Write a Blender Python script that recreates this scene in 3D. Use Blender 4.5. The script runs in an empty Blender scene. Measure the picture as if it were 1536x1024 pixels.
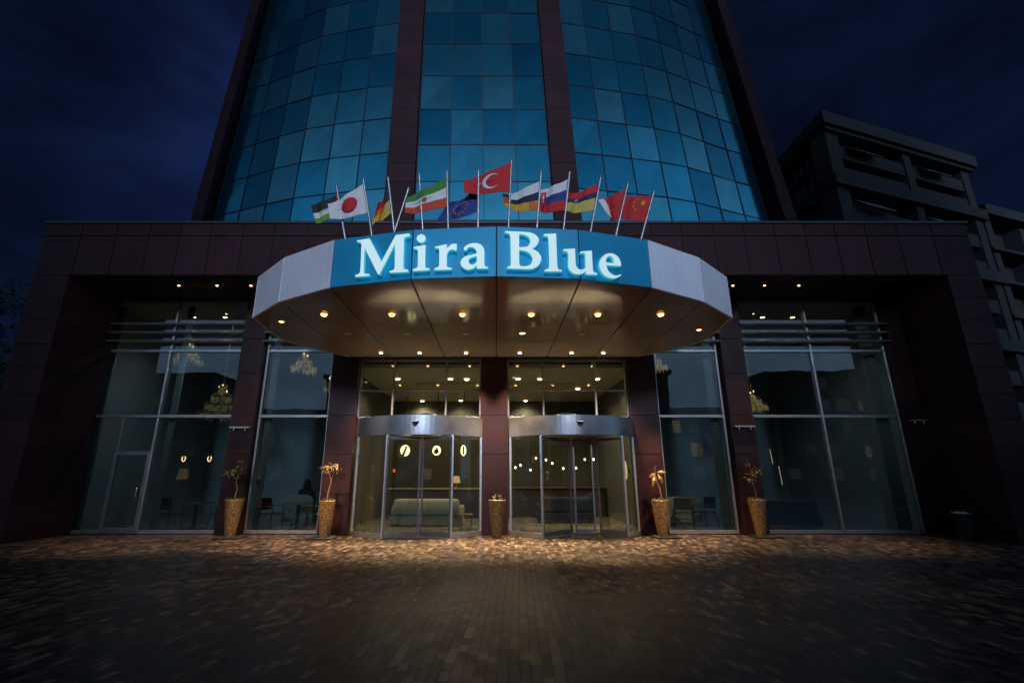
import bpy, bmesh, math, random
from mathutils import Vector, Matrix
R = math.radians
PI = math.pi
rnd = random.Random(7)
SC = bpy.context.scene
COL = SC.collection

# ------------------------------------------------------------------ helpers
class MB:
    """collects shapes and links them as ONE mesh object"""
    def __init__(s):
        s.v, s.f, s.m, s.sm = [], [], [], []
    def add(s, verts, faces, mat=0, smooth=False):
        o = len(s.v)
        s.v += [tuple(p) for p in verts]
        s.f += [tuple(i + o for i in f) for f in faces]
        s.m += [mat] * len(faces)
        s.sm += [smooth] * len(faces)
    def box(s, x0, x1, y0, y1, z0, z1, mat=0):
        if x0 > x1: x0, x1 = x1, x0
        if y0 > y1: y0, y1 = y1, y0
        if z0 > z1: z0, z1 = z1, z0
        v = [(x0,y0,z0),(x1,y0,z0),(x1,y1,z0),(x0,y1,z0),(x0,y0,z1),(x1,y0,z1),(x1,y1,z1),(x0,y1,z1)]
        s.add(v, [(0,3,2,1),(4,5,6,7),(0,1,5,4),(1,2,6,5),(2,3,7,6),(3,0,4,7)], mat)
    def obox(s, o, t, a0, a1, b0, b1, z0, z1, mat=0):
        """box in a turned frame: o origin (x,y), t unit direction along, n = outward (t.y,-t.x); a along t, b along n"""
        n = (t[1], -t[0])
        P = lambda a, b, z: (o[0]+t[0]*a+n[0]*b, o[1]+t[1]*a+n[1]*b, z)
        v = [P(a0,b0,z0),P(a1,b0,z0),P(a1,b1,z0),P(a0,b1,z0),P(a0,b0,z1),P(a1,b0,z1),P(a1,b1,z1),P(a0,b1,z1)]
        s.add(v, [(0,1,2,3),(7,6,5,4),(4,5,1,0),(5,6,2,1),(6,7,3,2),(7,4,0,3)], mat)
    def prism(s, poly, z0, z1, mat=0, mat_top=None, mat_bot=None):
        n = len(poly)
        a = sum(poly[i][0]*poly[(i+1)%n][1]-poly[(i+1)%n][0]*poly[i][1] for i in range(n))
        if a < 0: poly = poly[::-1]
        v = [(p[0],p[1],z0) for p in poly] + [(p[0],p[1],z1) for p in poly]
        s.add(v, [(i,(i+1)%n,n+(i+1)%n,n+i) for i in range(n)], mat)
        s.add(v, [tuple(range(n,2*n))], mat if mat_top is None else mat_top)
        s.add(v, [tuple(range(n-1,-1,-1))], mat if mat_bot is None else mat_bot)
    def hexa(s, b, t, mat=0):
        """eight corner points, bottom ring b and top ring t, same order"""
        s.add(list(b)+list(t), [(3,2,1,0),(4,5,6,7),(0,1,5,4),(1,2,6,5),(2,3,7,6),(3,0,4,7)], mat)
    def tube(s, pts, r, seg=8, mat=0, caps=True):
        pts = [Vector(p) for p in pts]
        rs = r if isinstance(r, (list, tuple)) else [r]*len(pts)
        vs = []
        for i, p in enumerate(pts):
            d = (pts[min(i+1,len(pts)-1)] - pts[max(i-1,0)]).normalized()
            up = Vector((0,0,1)) if abs(d.z) < .9 else Vector((1,0,0))
            a = d.cross(up).normalized(); b = d.cross(a).normalized()
            for k in range(seg):
                w = 2*PI*k/seg
                vs.append(p + (a*math.cos(w) + b*math.sin(w))*rs[i])
        fs = []
        for i in range(len(pts)-1):
            for k in range(seg):
                k2 = (k+1)%seg
                fs.append((i*seg+k, i*seg+k2, (i+1)*seg+k2, (i+1)*seg+k))
        s.add(vs, fs, mat, True)
        if caps:
            n = len(vs)
            s.add(vs, [tuple(range(seg-1,-1,-1)), tuple(range(n-seg,n))], mat)
    def lathe(s, prof, c=(0,0,0), seg=20, mat=0, smooth=True, closed=True):
        vs = []
        for r, z in prof:
            for k in range(seg):
                w = 2*PI*k/seg
                vs.append((c[0]+r*math.cos(w), c[1]+r*math.sin(w), c[2]+z))
        fs = []
        for i in range(len(prof)-1):
            for k in range(seg):
                k2 = (k+1)%seg
                fs.append((i*seg+k, i*seg+k2, (i+1)*seg+k2, (i+1)*seg+k))
        s.add(vs, fs, mat, smooth)
        if closed:
            n = len(vs)
            s.add(vs, [tuple(range(seg-1,-1,-1)), tuple(range(n-seg,n))], mat)
    def ball(s, c, rx, ry=None, rz=None, u=12, w=8, mat=0):
        ry = rx if ry is None else ry; rz = rx if rz is None else rz
        vs = [(c[0],c[1],c[2]-rz)]
        for i in range(1, w):
            t = -PI/2 + PI*i/w
            for k in range(u):
                a = 2*PI*k/u
                vs.append((c[0]+rx*math.cos(t)*math.cos(a), c[1]+ry*math.cos(t)*math.sin(a), c[2]+rz*math.sin(t)))
        vs.append((c[0],c[1],c[2]+rz))
        fs = [(0, 1+(k+1)%u, 1+k) for k in range(u)]
        for i in range(w-2):
            for k in range(u):
                k2 = (k+1)%u
                fs.append((1+i*u+k, 1+i*u+k2, 1+(i+1)*u+k2, 1+(i+1)*u+k))
        n = len(vs)-1
        fs += [(n, 1+(w-2)*u+k, 1+(w-2)*u+(k+1)%u) for k in range(u)]
        s.add(vs, fs, mat, True)
    def build(s, name, mats, parent=None, bevel=0, origin=None):
        me = bpy.data.meshes.new(name)
        v = s.v
        if origin is not None:
            v = [(p[0]-origin[0], p[1]-origin[1], p[2]-origin[2]) for p in v]
        me.from_pydata(v, [], s.f)
        if not isinstance(mats, (list, tuple)): mats = [mats]
        for m in mats: me.materials.append(m)
        me.polygons.foreach_set('material_index', s.m)
        me.polygons.foreach_set('use_smooth', s.sm)
        me.update()
        o = bpy.data.objects.new(name, me); COL.objects.link(o)
        if origin is not None: o.location = origin
        if parent is not None: o.parent = parent
        if bevel:
            b = o.modifiers.new('bevel', 'BEVEL'); b.width = bevel; b.segments = 2; b.limit_method = 'ANGLE'; b.angle_limit = R(40)
        return o

def tag(o, label=None, cat=None, group=None, kind=None):
    if label: o['label'] = label
    if cat: o['category'] = cat
    if group: o['group'] = group
    if kind: o['kind'] = kind
    return o
def empty(name, loc=(0,0,0), rz=0):
    o = bpy.data.objects.new(name, None); COL.objects.link(o)
    o.location = loc; o.rotation_euler = (0,0,rz); o.empty_display_size = .1
    return o
def copy_tree(o, parent=None):
    c = o.copy(); COL.objects.link(c); c.parent = parent
    for ch in [k for k in COL.objects if k.parent == o]:
        copy_tree(ch, c)
    return c

# ------------------------------------------------------------------ materials
def newmat(name):
    m = bpy.data.materials.new(name); m.use_nodes = True
    nt = m.node_tree; nt.nodes.clear()
    out = nt.nodes.new('ShaderNodeOutputMaterial')
    return m, nt, out
def N(nt, typ, **kw):
    n = nt.nodes.new(typ)
    for k, v in kw.items():
        if k.startswith('i_'):
            key = k[2:].replace('_', ' ')
            n.inputs[key].default_value = v
        else: setattr(n, k, v)
    return n
def L(nt, a, b): nt.links.new(a, b)
def col4(c): return (c[0], c[1], c[2], 1)

def pbr(name, c, rough=.5, metal=0., var=.15, scale=6., bump=0., bscale=60., spec=.5, rvar=.1, emit=None, es=0., stretch=None, island=0., streak=0.):
    """principled material with a noisy base colour, roughness and a fine bump in object space"""
    m, nt, out = newmat(name)
    p = N(nt, 'ShaderNodeBsdfPrincipled')
    L(nt, p.outputs[0], out.inputs[0])
    tc = N(nt, 'ShaderNodeTexCoord')
    src = tc.outputs['Object']
    if stretch:
        mp = N(nt, 'ShaderNodeMapping'); mp.inputs['Scale'].default_value = stretch
        L(nt, src, mp.inputs[0]); src = mp.outputs[0]
    nz = N(nt, 'ShaderNodeTexNoise', i_Scale=scale, i_Detail=6., i_Roughness=.6)
    L(nt, src, nz.inputs['Vector'])
    mr = N(nt, 'ShaderNodeMapRange'); mr.inputs[1].default_value=.3; mr.inputs[2].default_value=.7
    mr.inputs[3].default_value = 1-var; mr.inputs[4].default_value = 1+var
    L(nt, nz.outputs['Fac'], mr.inputs[0])
    mx = N(nt, 'ShaderNodeMix', data_type='RGBA', blend_type='MULTIPLY'); mx.inputs[0].default_value = 1
    mx.inputs[6].default_value = col4(c)
    L(nt, mr.outputs[0], mx.inputs[7])
    colour = mx.outputs[2]
    def times(src_, val):
        m_ = N(nt, 'ShaderNodeMix', data_type='RGBA', blend_type='MULTIPLY'); m_.inputs[0].default_value = 1
        L(nt, src_, m_.inputs[6]); L(nt, val, m_.inputs[7]); return m_.outputs[2]
    if island:
        ge = N(nt, 'ShaderNodeNewGeometry'); mi = N(nt, 'ShaderNodeMapRange'); mi.inputs[3].default_value = 1-island; mi.inputs[4].default_value = 1+island
        L(nt, ge.outputs['Random Per Island'], mi.inputs[0]); colour = times(colour, mi.outputs[0])
    if streak:
        ms = N(nt, 'ShaderNodeMapping'); ms.inputs['Scale'].default_value = (7,7,.35); L(nt, tc.outputs['Object'], ms.inputs[0])
        ns = N(nt, 'ShaderNodeTexNoise', i_Scale=1., i_Detail=5., i_Roughness=.65); L(nt, ms.outputs[0], ns.inputs['Vector'])
        mk = N(nt, 'ShaderNodeMapRange'); mk.inputs[1].default_value=.42; mk.inputs[2].default_value=.70; mk.inputs[3].default_value = 1; mk.inputs[4].default_value = 1-streak
        L(nt, ns.outputs['Fac'], mk.inputs[0]); colour = times(colour, mk.outputs[0])
    L(nt, colour, p.inputs['Base Color'])
    mr2 = N(nt, 'ShaderNodeMapRange'); mr2.inputs[1].default_value=.3; mr2.inputs[2].default_value=.7
    mr2.inputs[3].default_value = max(.02, rough-rvar); mr2.inputs[4].default_value = min(1, rough+rvar)
    L(nt, nz.outputs['Fac'], mr2.inputs[0]); L(nt, mr2.outputs[0], p.inputs['Roughness'])
    p.inputs['Metallic'].default_value = metal
    p.inputs['Specular IOR Level'].default_value = spec
    if bump:
        n2 = N(nt, 'ShaderNodeTexNoise', i_Scale=bscale, i_Detail=3.)
        L(nt, src, n2.inputs['Vector'])
        b = N(nt, 'ShaderNodeBump', i_Strength=bump, i_Distance=.01)
        L(nt, n2.outputs['Fac'], b.inputs['Height']); L(nt, b.outputs[0], p.inputs['Normal'])
    if emit:
        p.inputs['Emission Color'].default_value = col4(emit); p.inputs['Emission Strength'].default_value = es
    return m
def glow(name, c, s):
    m, nt, out = newmat(name)
    e = N(nt, 'ShaderNodeEmission', i_Color=col4(c), i_Strength=s); L(nt, e.outputs[0], out.inputs[0])
    return m
def glass(name, tint, k=1.0, rough=.015, wav=.0, dirt=.0):
    """thin window glass: see-through plus Fresnel mirror"""
    m, nt, out = newmat(name)
    tr = N(nt, 'ShaderNodeBsdfTransparent', i_Color=col4(tint))
    gl = N(nt, 'ShaderNodeBsdfGlossy', i_Roughness=rough); gl.inputs['Color'].default_value = (1,1,1,1)
    fr = N(nt, 'ShaderNodeFresnel', i_IOR=1.52)
    gb = N(nt, 'ShaderNodeNewGeometry'); io = N(nt, 'ShaderNodeMix'); io.inputs[2].default_value = 1.52; io.inputs[3].default_value = 1/1.52
    L(nt, gb.outputs['Backfacing'], io.inputs[0]); L(nt, io.outputs[0], fr.inputs['IOR'])
    mul = N(nt, 'ShaderNodeMath', operation='MULTIPLY', use_clamp=True); mul.inputs[1].default_value = k
    L(nt, fr.outputs[0], mul.inputs[0])
    mix = N(nt, 'ShaderNodeMixShader')
    L(nt, mul.outputs[0], mix.inputs[0]); L(nt, tr.outputs[0], mix.inputs[1]); L(nt, gl.outputs[0], mix.inputs[2])
    if wav:
        tc = N(nt, 'ShaderNodeTexCoord'); nz = N(nt, 'ShaderNodeTexNoise', i_Scale=.8, i_Detail=1.)
        L(nt, tc.outputs['Object'], nz.inputs['Vector'])
        b = N(nt, 'ShaderNodeBump', i_Strength=wav, i_Distance=.05); L(nt, nz.outputs['Fac'], b.inputs['Height'])
        L(nt, b.outputs[0], gl.inputs['Normal'])
    L(nt, mix.outputs[0], out.inputs[0])
    return m

def paver_mat():
    m, nt, out = newmat('brick_pavers')
    p = N(nt, 'ShaderNodeBsdfPrincipled'); L(nt, p.outputs[0], out.inputs[0])
    tc = N(nt, 'ShaderNodeTexCoord')
    mp = N(nt, 'ShaderNodeMapping'); mp.inputs['Rotation'].default_value = (0,0,R(90+2.5))
    L(nt, tc.outputs['Object'], mp.inputs[0])
    def brick(c1, c2, mortar, ms):
        b = N(nt, 'ShaderNodeTexBrick', i_Scale=1., i_Mortar_Size=ms, i_Mortar_Smooth=.3, i_Bias=0., i_Brick_Width=.192, i_Row_Height=.096)
        b.offset = .5; b.squash = 1
        b.inputs['Color1'].default_value = col4(c1); b.inputs['Color2'].default_value = col4(c2); b.inputs['Mortar'].default_value = col4(mortar)
        L(nt, mp.outputs[0], b.inputs['Vector']); return b
    seed = brick((0,0,0), (1,1,1), (.5,.5,.5), .0)
    b1 = brick((1,1,1), (1,1,1), (0,0,0), .0055)
    ramp = N(nt, 'ShaderNodeValToRGB'); cr = ramp.color_ramp
    cr.elements[0].position = 0; cr.elements[0].color = (.018,.012,.011,1)
    cr.elements[1].position = 1; cr.elements[1].color = (.165,.115,.09,1)
    for q, c in ((.3,(.026,.019,.017,1)),(.55,(.050,.036,.031,1)),(.74,(.048,.039,.036,1)),(.86,(.100,.068,.052,1))):
        e = cr.elements.new(q); e.color = c
    # per-brick randomness
    wn = N(nt, 'ShaderNodeTexWhiteNoise', noise_dimensions='1D'); L(nt, seed.outputs['Color'], wn.inputs['W'])
    L(nt, wn.outputs['Value'], ramp.inputs[0])
    nz = N(nt, 'ShaderNodeTexNoise', i_Scale=35., i_Detail=6.); L(nt, tc.outputs['Object'], nz.inputs['Vector'])
    nz2 = N(nt, 'ShaderNodeTexNoise', i_Scale=.55, i_Detail=4.); L(nt, tc.outputs['Object'], nz2.inputs['Vector'])
    mr = N(nt, 'ShaderNodeMapRange'); mr.inputs[1].default_value=.3; mr.inputs[2].default_value=.7; mr.inputs[3].default_value=.7; mr.inputs[4].default_value=1.25
    L(nt, nz.outputs['Fac'], mr.inputs[0])
    mr2 = N(nt, 'ShaderNodeMapRange'); mr2.inputs[1].default_value=.3; mr2.inputs[2].default_value=.7; mr2.inputs[3].default_value=.65; mr2.inputs[4].default_value=1.25
    L(nt, nz2.outputs['Fac'], mr2.inputs[0])
    k = N(nt, 'ShaderNodeMath', operation='MULTIPLY'); L(nt, mr.outputs[0], k.inputs[0]); L(nt, mr2.outputs[0], k.inputs[1])
    mx = N(nt, 'ShaderNodeMix', data_type='RGBA', blend_type='MULTIPLY'); mx.inputs[0].default_value = 1
    L(nt, ramp.outputs[0], mx.inputs[6]); L(nt, k.outputs[0], mx.inputs[7])
    mo = N(nt, 'ShaderNodeMix', data_type='RGBA'); mo.inputs[6].default_value = (.012,.011,.012,1)
    L(nt, b1.outputs['Color'], mo.inputs[0]); L(nt, mx.outputs[2], mo.inputs[7])
    L(nt, mo.outputs[2], p.inputs['Base Color'])
    rr = N(nt, 'ShaderNodeMapRange'); rr.inputs[3].default_value=.32; rr.inputs[4].default_value=.58; p.inputs['Specular IOR Level'].default_value = .4
    L(nt, wn.outputs['Value'], rr.inputs[0]); L(nt, rr.outputs[0], p.inputs['Roughness'])
    # bump: joints, grain, and each brick lying a little askew
    hs = N(nt, 'ShaderNodeMath', operation='MULTIPLY_ADD'); hs.inputs[1].default_value = .25
    L(nt, nz.outputs['Fac'], hs.inputs[0]); L(nt, b1.outputs['Color'], hs.inputs[2])
    bp = N(nt, 'ShaderNodeBump', i_Strength=.8, i_Distance=.006); L(nt, hs.outputs[0], bp.inputs['Height'])
    v = N(nt, 'ShaderNodeVectorMath', operation='SUBTRACT'); v.inputs[1].default_value = (.5,.5,.5); L(nt, wn.outputs['Color'], v.inputs[0])
    v2 = N(nt, 'ShaderNodeVectorMath', operation='SCALE'); v2.inputs['Scale'].default_value = .06; L(nt, v.outputs[0], v2.inputs[0])
    v3 = N(nt, 'ShaderNodeVectorMath', operation='ADD'); L(nt, bp.outputs[0], v3.inputs[0]); L(nt, v2.outputs[0], v3.inputs[1])
    v4 = N(nt, 'ShaderNodeVectorMath', operation='NORMALIZE'); L(nt, v3.outputs[0], v4.inputs[0])
    L(nt, v4.outputs[0], p.inputs['Normal'])
    return m

def tower_glass_mat():
    """reflective blue solar glass, every pane of its own tint and with faint vertical streaks"""
    m, nt, out = newmat('blue_solar_glass')
    p = N(nt, 'ShaderNodeBsdfPrincipled'); L(nt, p.outputs[0], out.inputs[0])
    oi = N(nt, 'ShaderNodeObjectInfo')
    ramp = N(nt, 'ShaderNodeValToRGB'); cr = ramp.color_ramp
    cr.elements[0].color = (.022,.25,.43,1); cr.elements[1].color = (.12,.46,.60,1)
    e = cr.elements.new(.5); e.color = (.040,.345,.52,1)
    L(nt, oi.outputs['Random'], ramp.inputs[0])
    tc = N(nt, 'ShaderNodeTexCoord')
    mp = N(nt, 'ShaderNodeMapping'); mp.inputs['Scale'].default_value = (9,9,.35); L(nt, tc.outputs['Object'], mp.inputs[0])
    nz = N(nt, 'ShaderNodeTexNoise', i_Scale=1., i_Detail=5., i_Roughness=.7, noise_dimensions='4D')
    mw = N(nt, 'ShaderNodeMath', operation='MULTIPLY'); mw.inputs[1].default_value = 40; L(nt, oi.outputs['Random'], mw.inputs[0]); L(nt, mw.outputs[0], nz.inputs['W'])
    L(nt, mp.outputs[0], nz.inputs['Vector'])
    nz2 = N(nt, 'ShaderNodeTexNoise', i_Scale=1.1, i_Detail=3., noise_dimensions='4D'); L(nt, tc.outputs['Object'], nz2.inputs['Vector']); L(nt, mw.outputs[0], nz2.inputs['W'])
    mr = N(nt, 'ShaderNodeMapRange'); mr.inputs[1].default_value=.35; mr.inputs[2].default_value=.75; mr.inputs[3].default_value=.95; mr.inputs[4].default_value=1.10
    L(nt, nz.outputs['Fac'], mr.inputs[0])
    mr2 = N(nt, 'ShaderNodeMapRange'); mr2.inputs[1].default_value=.3; mr2.inputs[2].default_value=.7; mr2.inputs[3].default_value=.9; mr2.inputs[4].default_value=1.10
    L(nt, nz2.outputs['Fac'], mr2.inputs[0])
    k = N(nt, 'ShaderNodeMath', operation='MULTIPLY'); L(nt, mr.outputs[0], k.inputs[0]); L(nt, mr2.outputs[0], k.inputs[1])
    mx = N(nt, 'ShaderNodeMix', data_type='RGBA', blend_type='MULTIPLY'); mx.inputs[0].default_value = 1
    L(nt, ramp.outputs[0], mx.inputs[6]); L(nt, k.outputs[0], mx.inputs[7]); L(nt, mx.outputs[2], p.inputs['Base Color'])
    p.inputs['Metallic'].default_value = .92
    p.inputs['Roughness'].default_value = .13
    b = N(nt, 'ShaderNodeBump', i_Strength=.05, i_Distance=.05); L(nt, nz2.outputs['Fac'], b.inputs['Height']); L(nt, b.outputs[0], p.inputs['Normal'])
    return m

def letter_mat():
    """lit acrylic letter: white face, cyan returns"""
    m, nt, out = newmat('lit_letter_acrylic')
    tc = N(nt, 'ShaderNodeTexCoord'); sp = N(nt, 'ShaderNodeSeparateXYZ'); L(nt, tc.outputs['Normal'], sp.inputs[0])
    mr = N(nt, 'ShaderNodeMapRange'); mr.inputs[1].default_value=.4; mr.inputs[2].default_value=.9; L(nt, sp.outputs['Z'], mr.inputs[0])
    c = N(nt, 'ShaderNodeMix', data_type='RGBA'); c.inputs[6].default_value=(.015,.33,.37,1); c.inputs[7].default_value=(.42,.60,.63,1)
    L(nt, mr.outputs[0], c.inputs[0])
    e = N(nt, 'ShaderNodeEmission', i_Strength=.85)
    mb_ = N(nt, 'ShaderNodeMapRange'); mb_.inputs[1].default_value=-.4; mb_.inputs[2].default_value=-.8; L(nt, sp.outputs['Z'], mb_.inputs[0])
    c2 = N(nt, 'ShaderNodeMix', data_type='RGBA'); c2.inputs[7].default_value=(.09,.95,1.3,1); L(nt, mb_.outputs[0], c2.inputs[0]); L(nt, c.outputs[2], c2.inputs[6]); L(nt, c2.outputs[2], e.inputs[0])
    d = N(nt, 'ShaderNodeBsdfPrincipled', i_Roughness=.35); d.inputs['Base Color'].default_value=(.5,.6,.62,1)
    a = N(nt, 'ShaderNodeAddShader'); L(nt, e.outputs[0], a.inputs[0]); L(nt, d.outputs[0], a.inputs[1])
    L(nt, a.outputs[0], out.inputs[0])
    return m

def tile_pot_mat():
    m, nt, out = newmat('gold_mosaic')
    p = N(nt, 'ShaderNodeBsdfPrincipled'); L(nt, p.outputs[0], out.inputs[0])
    tc = N(nt, 'ShaderNodeTexCoord')
    vo = N(nt, 'ShaderNodeTexVoronoi', i_Scale=55.); L(nt, tc.outputs['Object'], vo.inputs['Vector'])
    ve = N(nt, 'ShaderNodeTexVoronoi', feature='DISTANCE_TO_EDGE', i_Scale=55.); L(nt, tc.outputs['Object'], ve.inputs['Vector'])
    sp = N(nt, 'ShaderNodeSeparateColor'); L(nt, vo.outputs['Color'], sp.inputs[0])
    ramp = N(nt, 'ShaderNodeValToRGB'); cr = ramp.color_ramp
    cr.elements[0].color=(.10,.055,.02,1); cr.elements[1].color=(.62,.42,.18,1); e=cr.elements.new(.5); e.color=(.33,.19,.07,1)
    L(nt, sp.outputs[0], ramp.inputs[0])
    mr = N(nt, 'ShaderNodeMapRange'); mr.inputs[1].default_value=0; mr.inputs[2].default_value=.12; L(nt, ve.outputs[0], mr.inputs[0])
    mx = N(nt, 'ShaderNodeMix', data_type='RGBA'); mx.inputs[6].default_value=(.04,.025,.015,1); L(nt, mr.outputs[0], mx.inputs[0]); L(nt, ramp.outputs[0], mx.inputs[7])
    L(nt, mx.outputs[2], p.inputs['Base Color']); p.inputs['Metallic'].default_value=.35; p.inputs['Roughness'].default_value=.38
    b = N(nt, 'ShaderNodeBump', i_Strength=.5, i_Distance=.004); L(nt, mr.outputs[0], b.inputs['Height']); L(nt, b.outputs[0], p.inputs['Normal'])
    return m

def leaf_mat(name, c1, c2):
    m, nt, out = newmat(name)
    g = N(nt, 'ShaderNodeNewGeometry')
    ramp = N(nt, 'ShaderNodeValToRGB'); ramp.color_ramp.elements[0].color=col4(c1); ramp.color_ramp.elements[1].color=col4(c2)
    L(nt, g.outputs['Random Per Island'], ramp.inputs[0])
    p = N(nt, 'ShaderNodeBsdfPrincipled', i_Roughness=.55); L(nt, ramp.outputs[0], p.inputs['Base Color'])
    L(nt, p.outputs[0], out.inputs[0])
    return m

M = dict(
    maroon=pbr('maroon_cladding', (.036,.0125,.020), .6, 0, .30, 1.1, .06, 90, rvar=.1, spec=.16, island=.16, streak=.30),
    maroon_dark=pbr('dark_joint', (.012,.008,.010), .7, 0, .1),
    wine=pbr('wine_pier_cladding', (.022,.0055,.0078), .42, 0, .25, 1.3, .05, 90, spec=.3, island=.16, streak=.25),
    alu=pbr('brushed_aluminium', (.42,.44,.47), .36, .85, .10, 4, .03, 120, stretch=(1,1,18)),
    alu_dark=pbr('grey_frame_metal', (.20,.22,.25), .42, .7, .12, 5),
    panel=pbr('silver_composite_panel', (.80,.84,.96), .42, .35, .07, 1.2, .03, 70, rvar=.06, streak=.06),
    blue=pbr('blue_composite_panel', (.002,.26,.47), .5, .3, .10, 1.2, .03, 70, rvar=.06),
    soffit=pbr('glossy_taupe_soffit', (.42,.385,.34), .11, .12, .12, .9, .03, 2.0, rvar=.05),
    street=pbr('pale_street_render', (.22,.23,.24), .85, 0, .2, .5),
    doorpanel=pbr('door_drum_metal', (.33,.37,.42), .36, .75, .08, 2),
    black=pbr('black_seam', (.008,.008,.009), .6),
    mullion=pbr('dark_mullion', (.012,.022,.034), .45, .3),
    tglass=tower_glass_mat(),
    glass=glass('window_glass', (.72,.83,.86), 1.6, .012, .06),
    doorglass=glass('door_glass', (.74,.84,.85), 1.4, .02, .05),
    letter=letter_mat(),
    warm=glow('warm_lamp_lens', (1,.55,.20), 45),
    warm_dim=glow('warm_small_lens', (1,.66,.36), 9),
    lobby=glow('lobby_lamp_lens', (1,.70,.34), 55),
    amber=glow('amber_halo_ring', (1,.40,.075), 3.2),  # glowing outer ring of a lens, stands in for the halo around the lamp
    win_added=glow('added_window_glow', (1,.66,.32), .32), win_added_faint=glow('added_faint_window_glow', (.75,.80,.80), .05),  # window glow added across the street to give the glass reflections
    halo=glow('halo_light', (1,.72,.30), 4.2),
    bulb=glow('bulb_light', (1,.68,.34), 6),
    rodglow=glow('rod_light', (1,.75,.4), .55),
    red=glow('red_indicator', (1,.10,.02), 1.5),
    pave=paver_mat(),
    pot=tile_pot_mat(),
    ifloor=pbr('stone_floor', (.20,.18,.15), .22, 0, .2, 2),
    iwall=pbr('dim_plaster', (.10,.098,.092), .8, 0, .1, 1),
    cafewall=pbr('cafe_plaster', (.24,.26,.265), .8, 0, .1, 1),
    iceil=pbr('taupe_ceiling', (.70,.60,.45), .5, 0, .06, 1),
    darkwood=pbr('dark_wood', (.045,.026,.018), .4, 0, .3, 3, stretch=(1,1,8)),
    wood=pbr('brown_wood', (.13,.07,.04), .4, 0, .3, 3, stretch=(8,1,1)),
    cream=pbr('cream_fabric', (.30,.25,.18), .9, 0, .12, 5, .15, 40),
    blackmetal=pbr('black_metal', (.02,.02,.022), .4, .6),
    darkfab=pbr('dark_fabric', (.018,.017,.019), .95, 0, .2, 9, .2, 60),
    navyfab=pbr('navy_fabric', (.03,.04,.06), .9, 0, .2, 6),
    skin=pbr('skin', (.42,.25,.17), .55),
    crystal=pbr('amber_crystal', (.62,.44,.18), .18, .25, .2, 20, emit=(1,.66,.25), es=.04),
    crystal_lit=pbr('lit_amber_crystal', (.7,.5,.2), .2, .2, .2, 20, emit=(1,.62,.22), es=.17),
    brass=pbr('brass', (.45,.30,.11), .3, .9),
    curtain=pbr('pale_curtain', (.36,.33,.25), .9, 0, .1, 3),
    steel=pbr('galvanised_pole', (.30,.33,.34), .36, .7, .12, 8),
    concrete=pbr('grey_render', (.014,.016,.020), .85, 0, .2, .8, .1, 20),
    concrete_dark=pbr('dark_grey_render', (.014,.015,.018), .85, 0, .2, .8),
    awning=pbr('striped_awning', (.13,.135,.15), .8, 0, .35, 3, stretch=(.3,.3,9)),
    bark=pbr('bark', (.06,.045,.035), .9, 0, .3, 8, .4, 20),
    stemtan=pbr('tan_stem', (.22,.12,.065), .7, 0, .25, 14, .3, 40),
    leaf=leaf_mat('dark_leaves', (.018,.035,.014), (.05,.08,.03)),
    leafgold=leaf_mat('dry_olive_leaves', (.10,.085,.03), (.32,.22,.07)),
    leafolive=leaf_mat('olive_leaves', (.035,.045,.018), (.16,.13,.05)),
    moss=leaf_mat('moss', (.03,.055,.015), (.09,.13,.035)),
    rubber=pbr('black_rubber', (.015,.015,.016), .8),
    white=pbr('white_cloth', (.72,.74,.76), .85, 0, .05, 9, .05, 200),
)
def cloth(name, c): return pbr('cloth_'+name, c, .8, 0, .08, 9, .05, 200)
CL = dict(red=cloth('red',(.50,.022,.028)), white=cloth('white',(.66,.68,.70)), black=cloth('black',(.02,.02,.022)),
          green=cloth('green',(.05,.22,.05)), lime=cloth('lime',(.14,.34,.03)), blue=cloth('blue',(.025,.05,.24)), navy=cloth('navy',(.018,.028,.085)),
          gold=cloth('gold',(.62,.36,.03)), yellow=cloth('yellow',(.50,.44,.10)), orange=cloth('orange',(.60,.16,.03)), brick=cloth('brick',(.55,.07,.03)),
          pink=cloth('pink',(.6,.3,.36)))
FRONT_W, BACK_W, SOFFIT_W, LOBBY_W, CAFE_W, SUN_E, EXPO = 95, 2500, 600, 150, 120, 2.8, 0.
TIP_W = 1700
GLOW = (.25,.40,.58)
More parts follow.
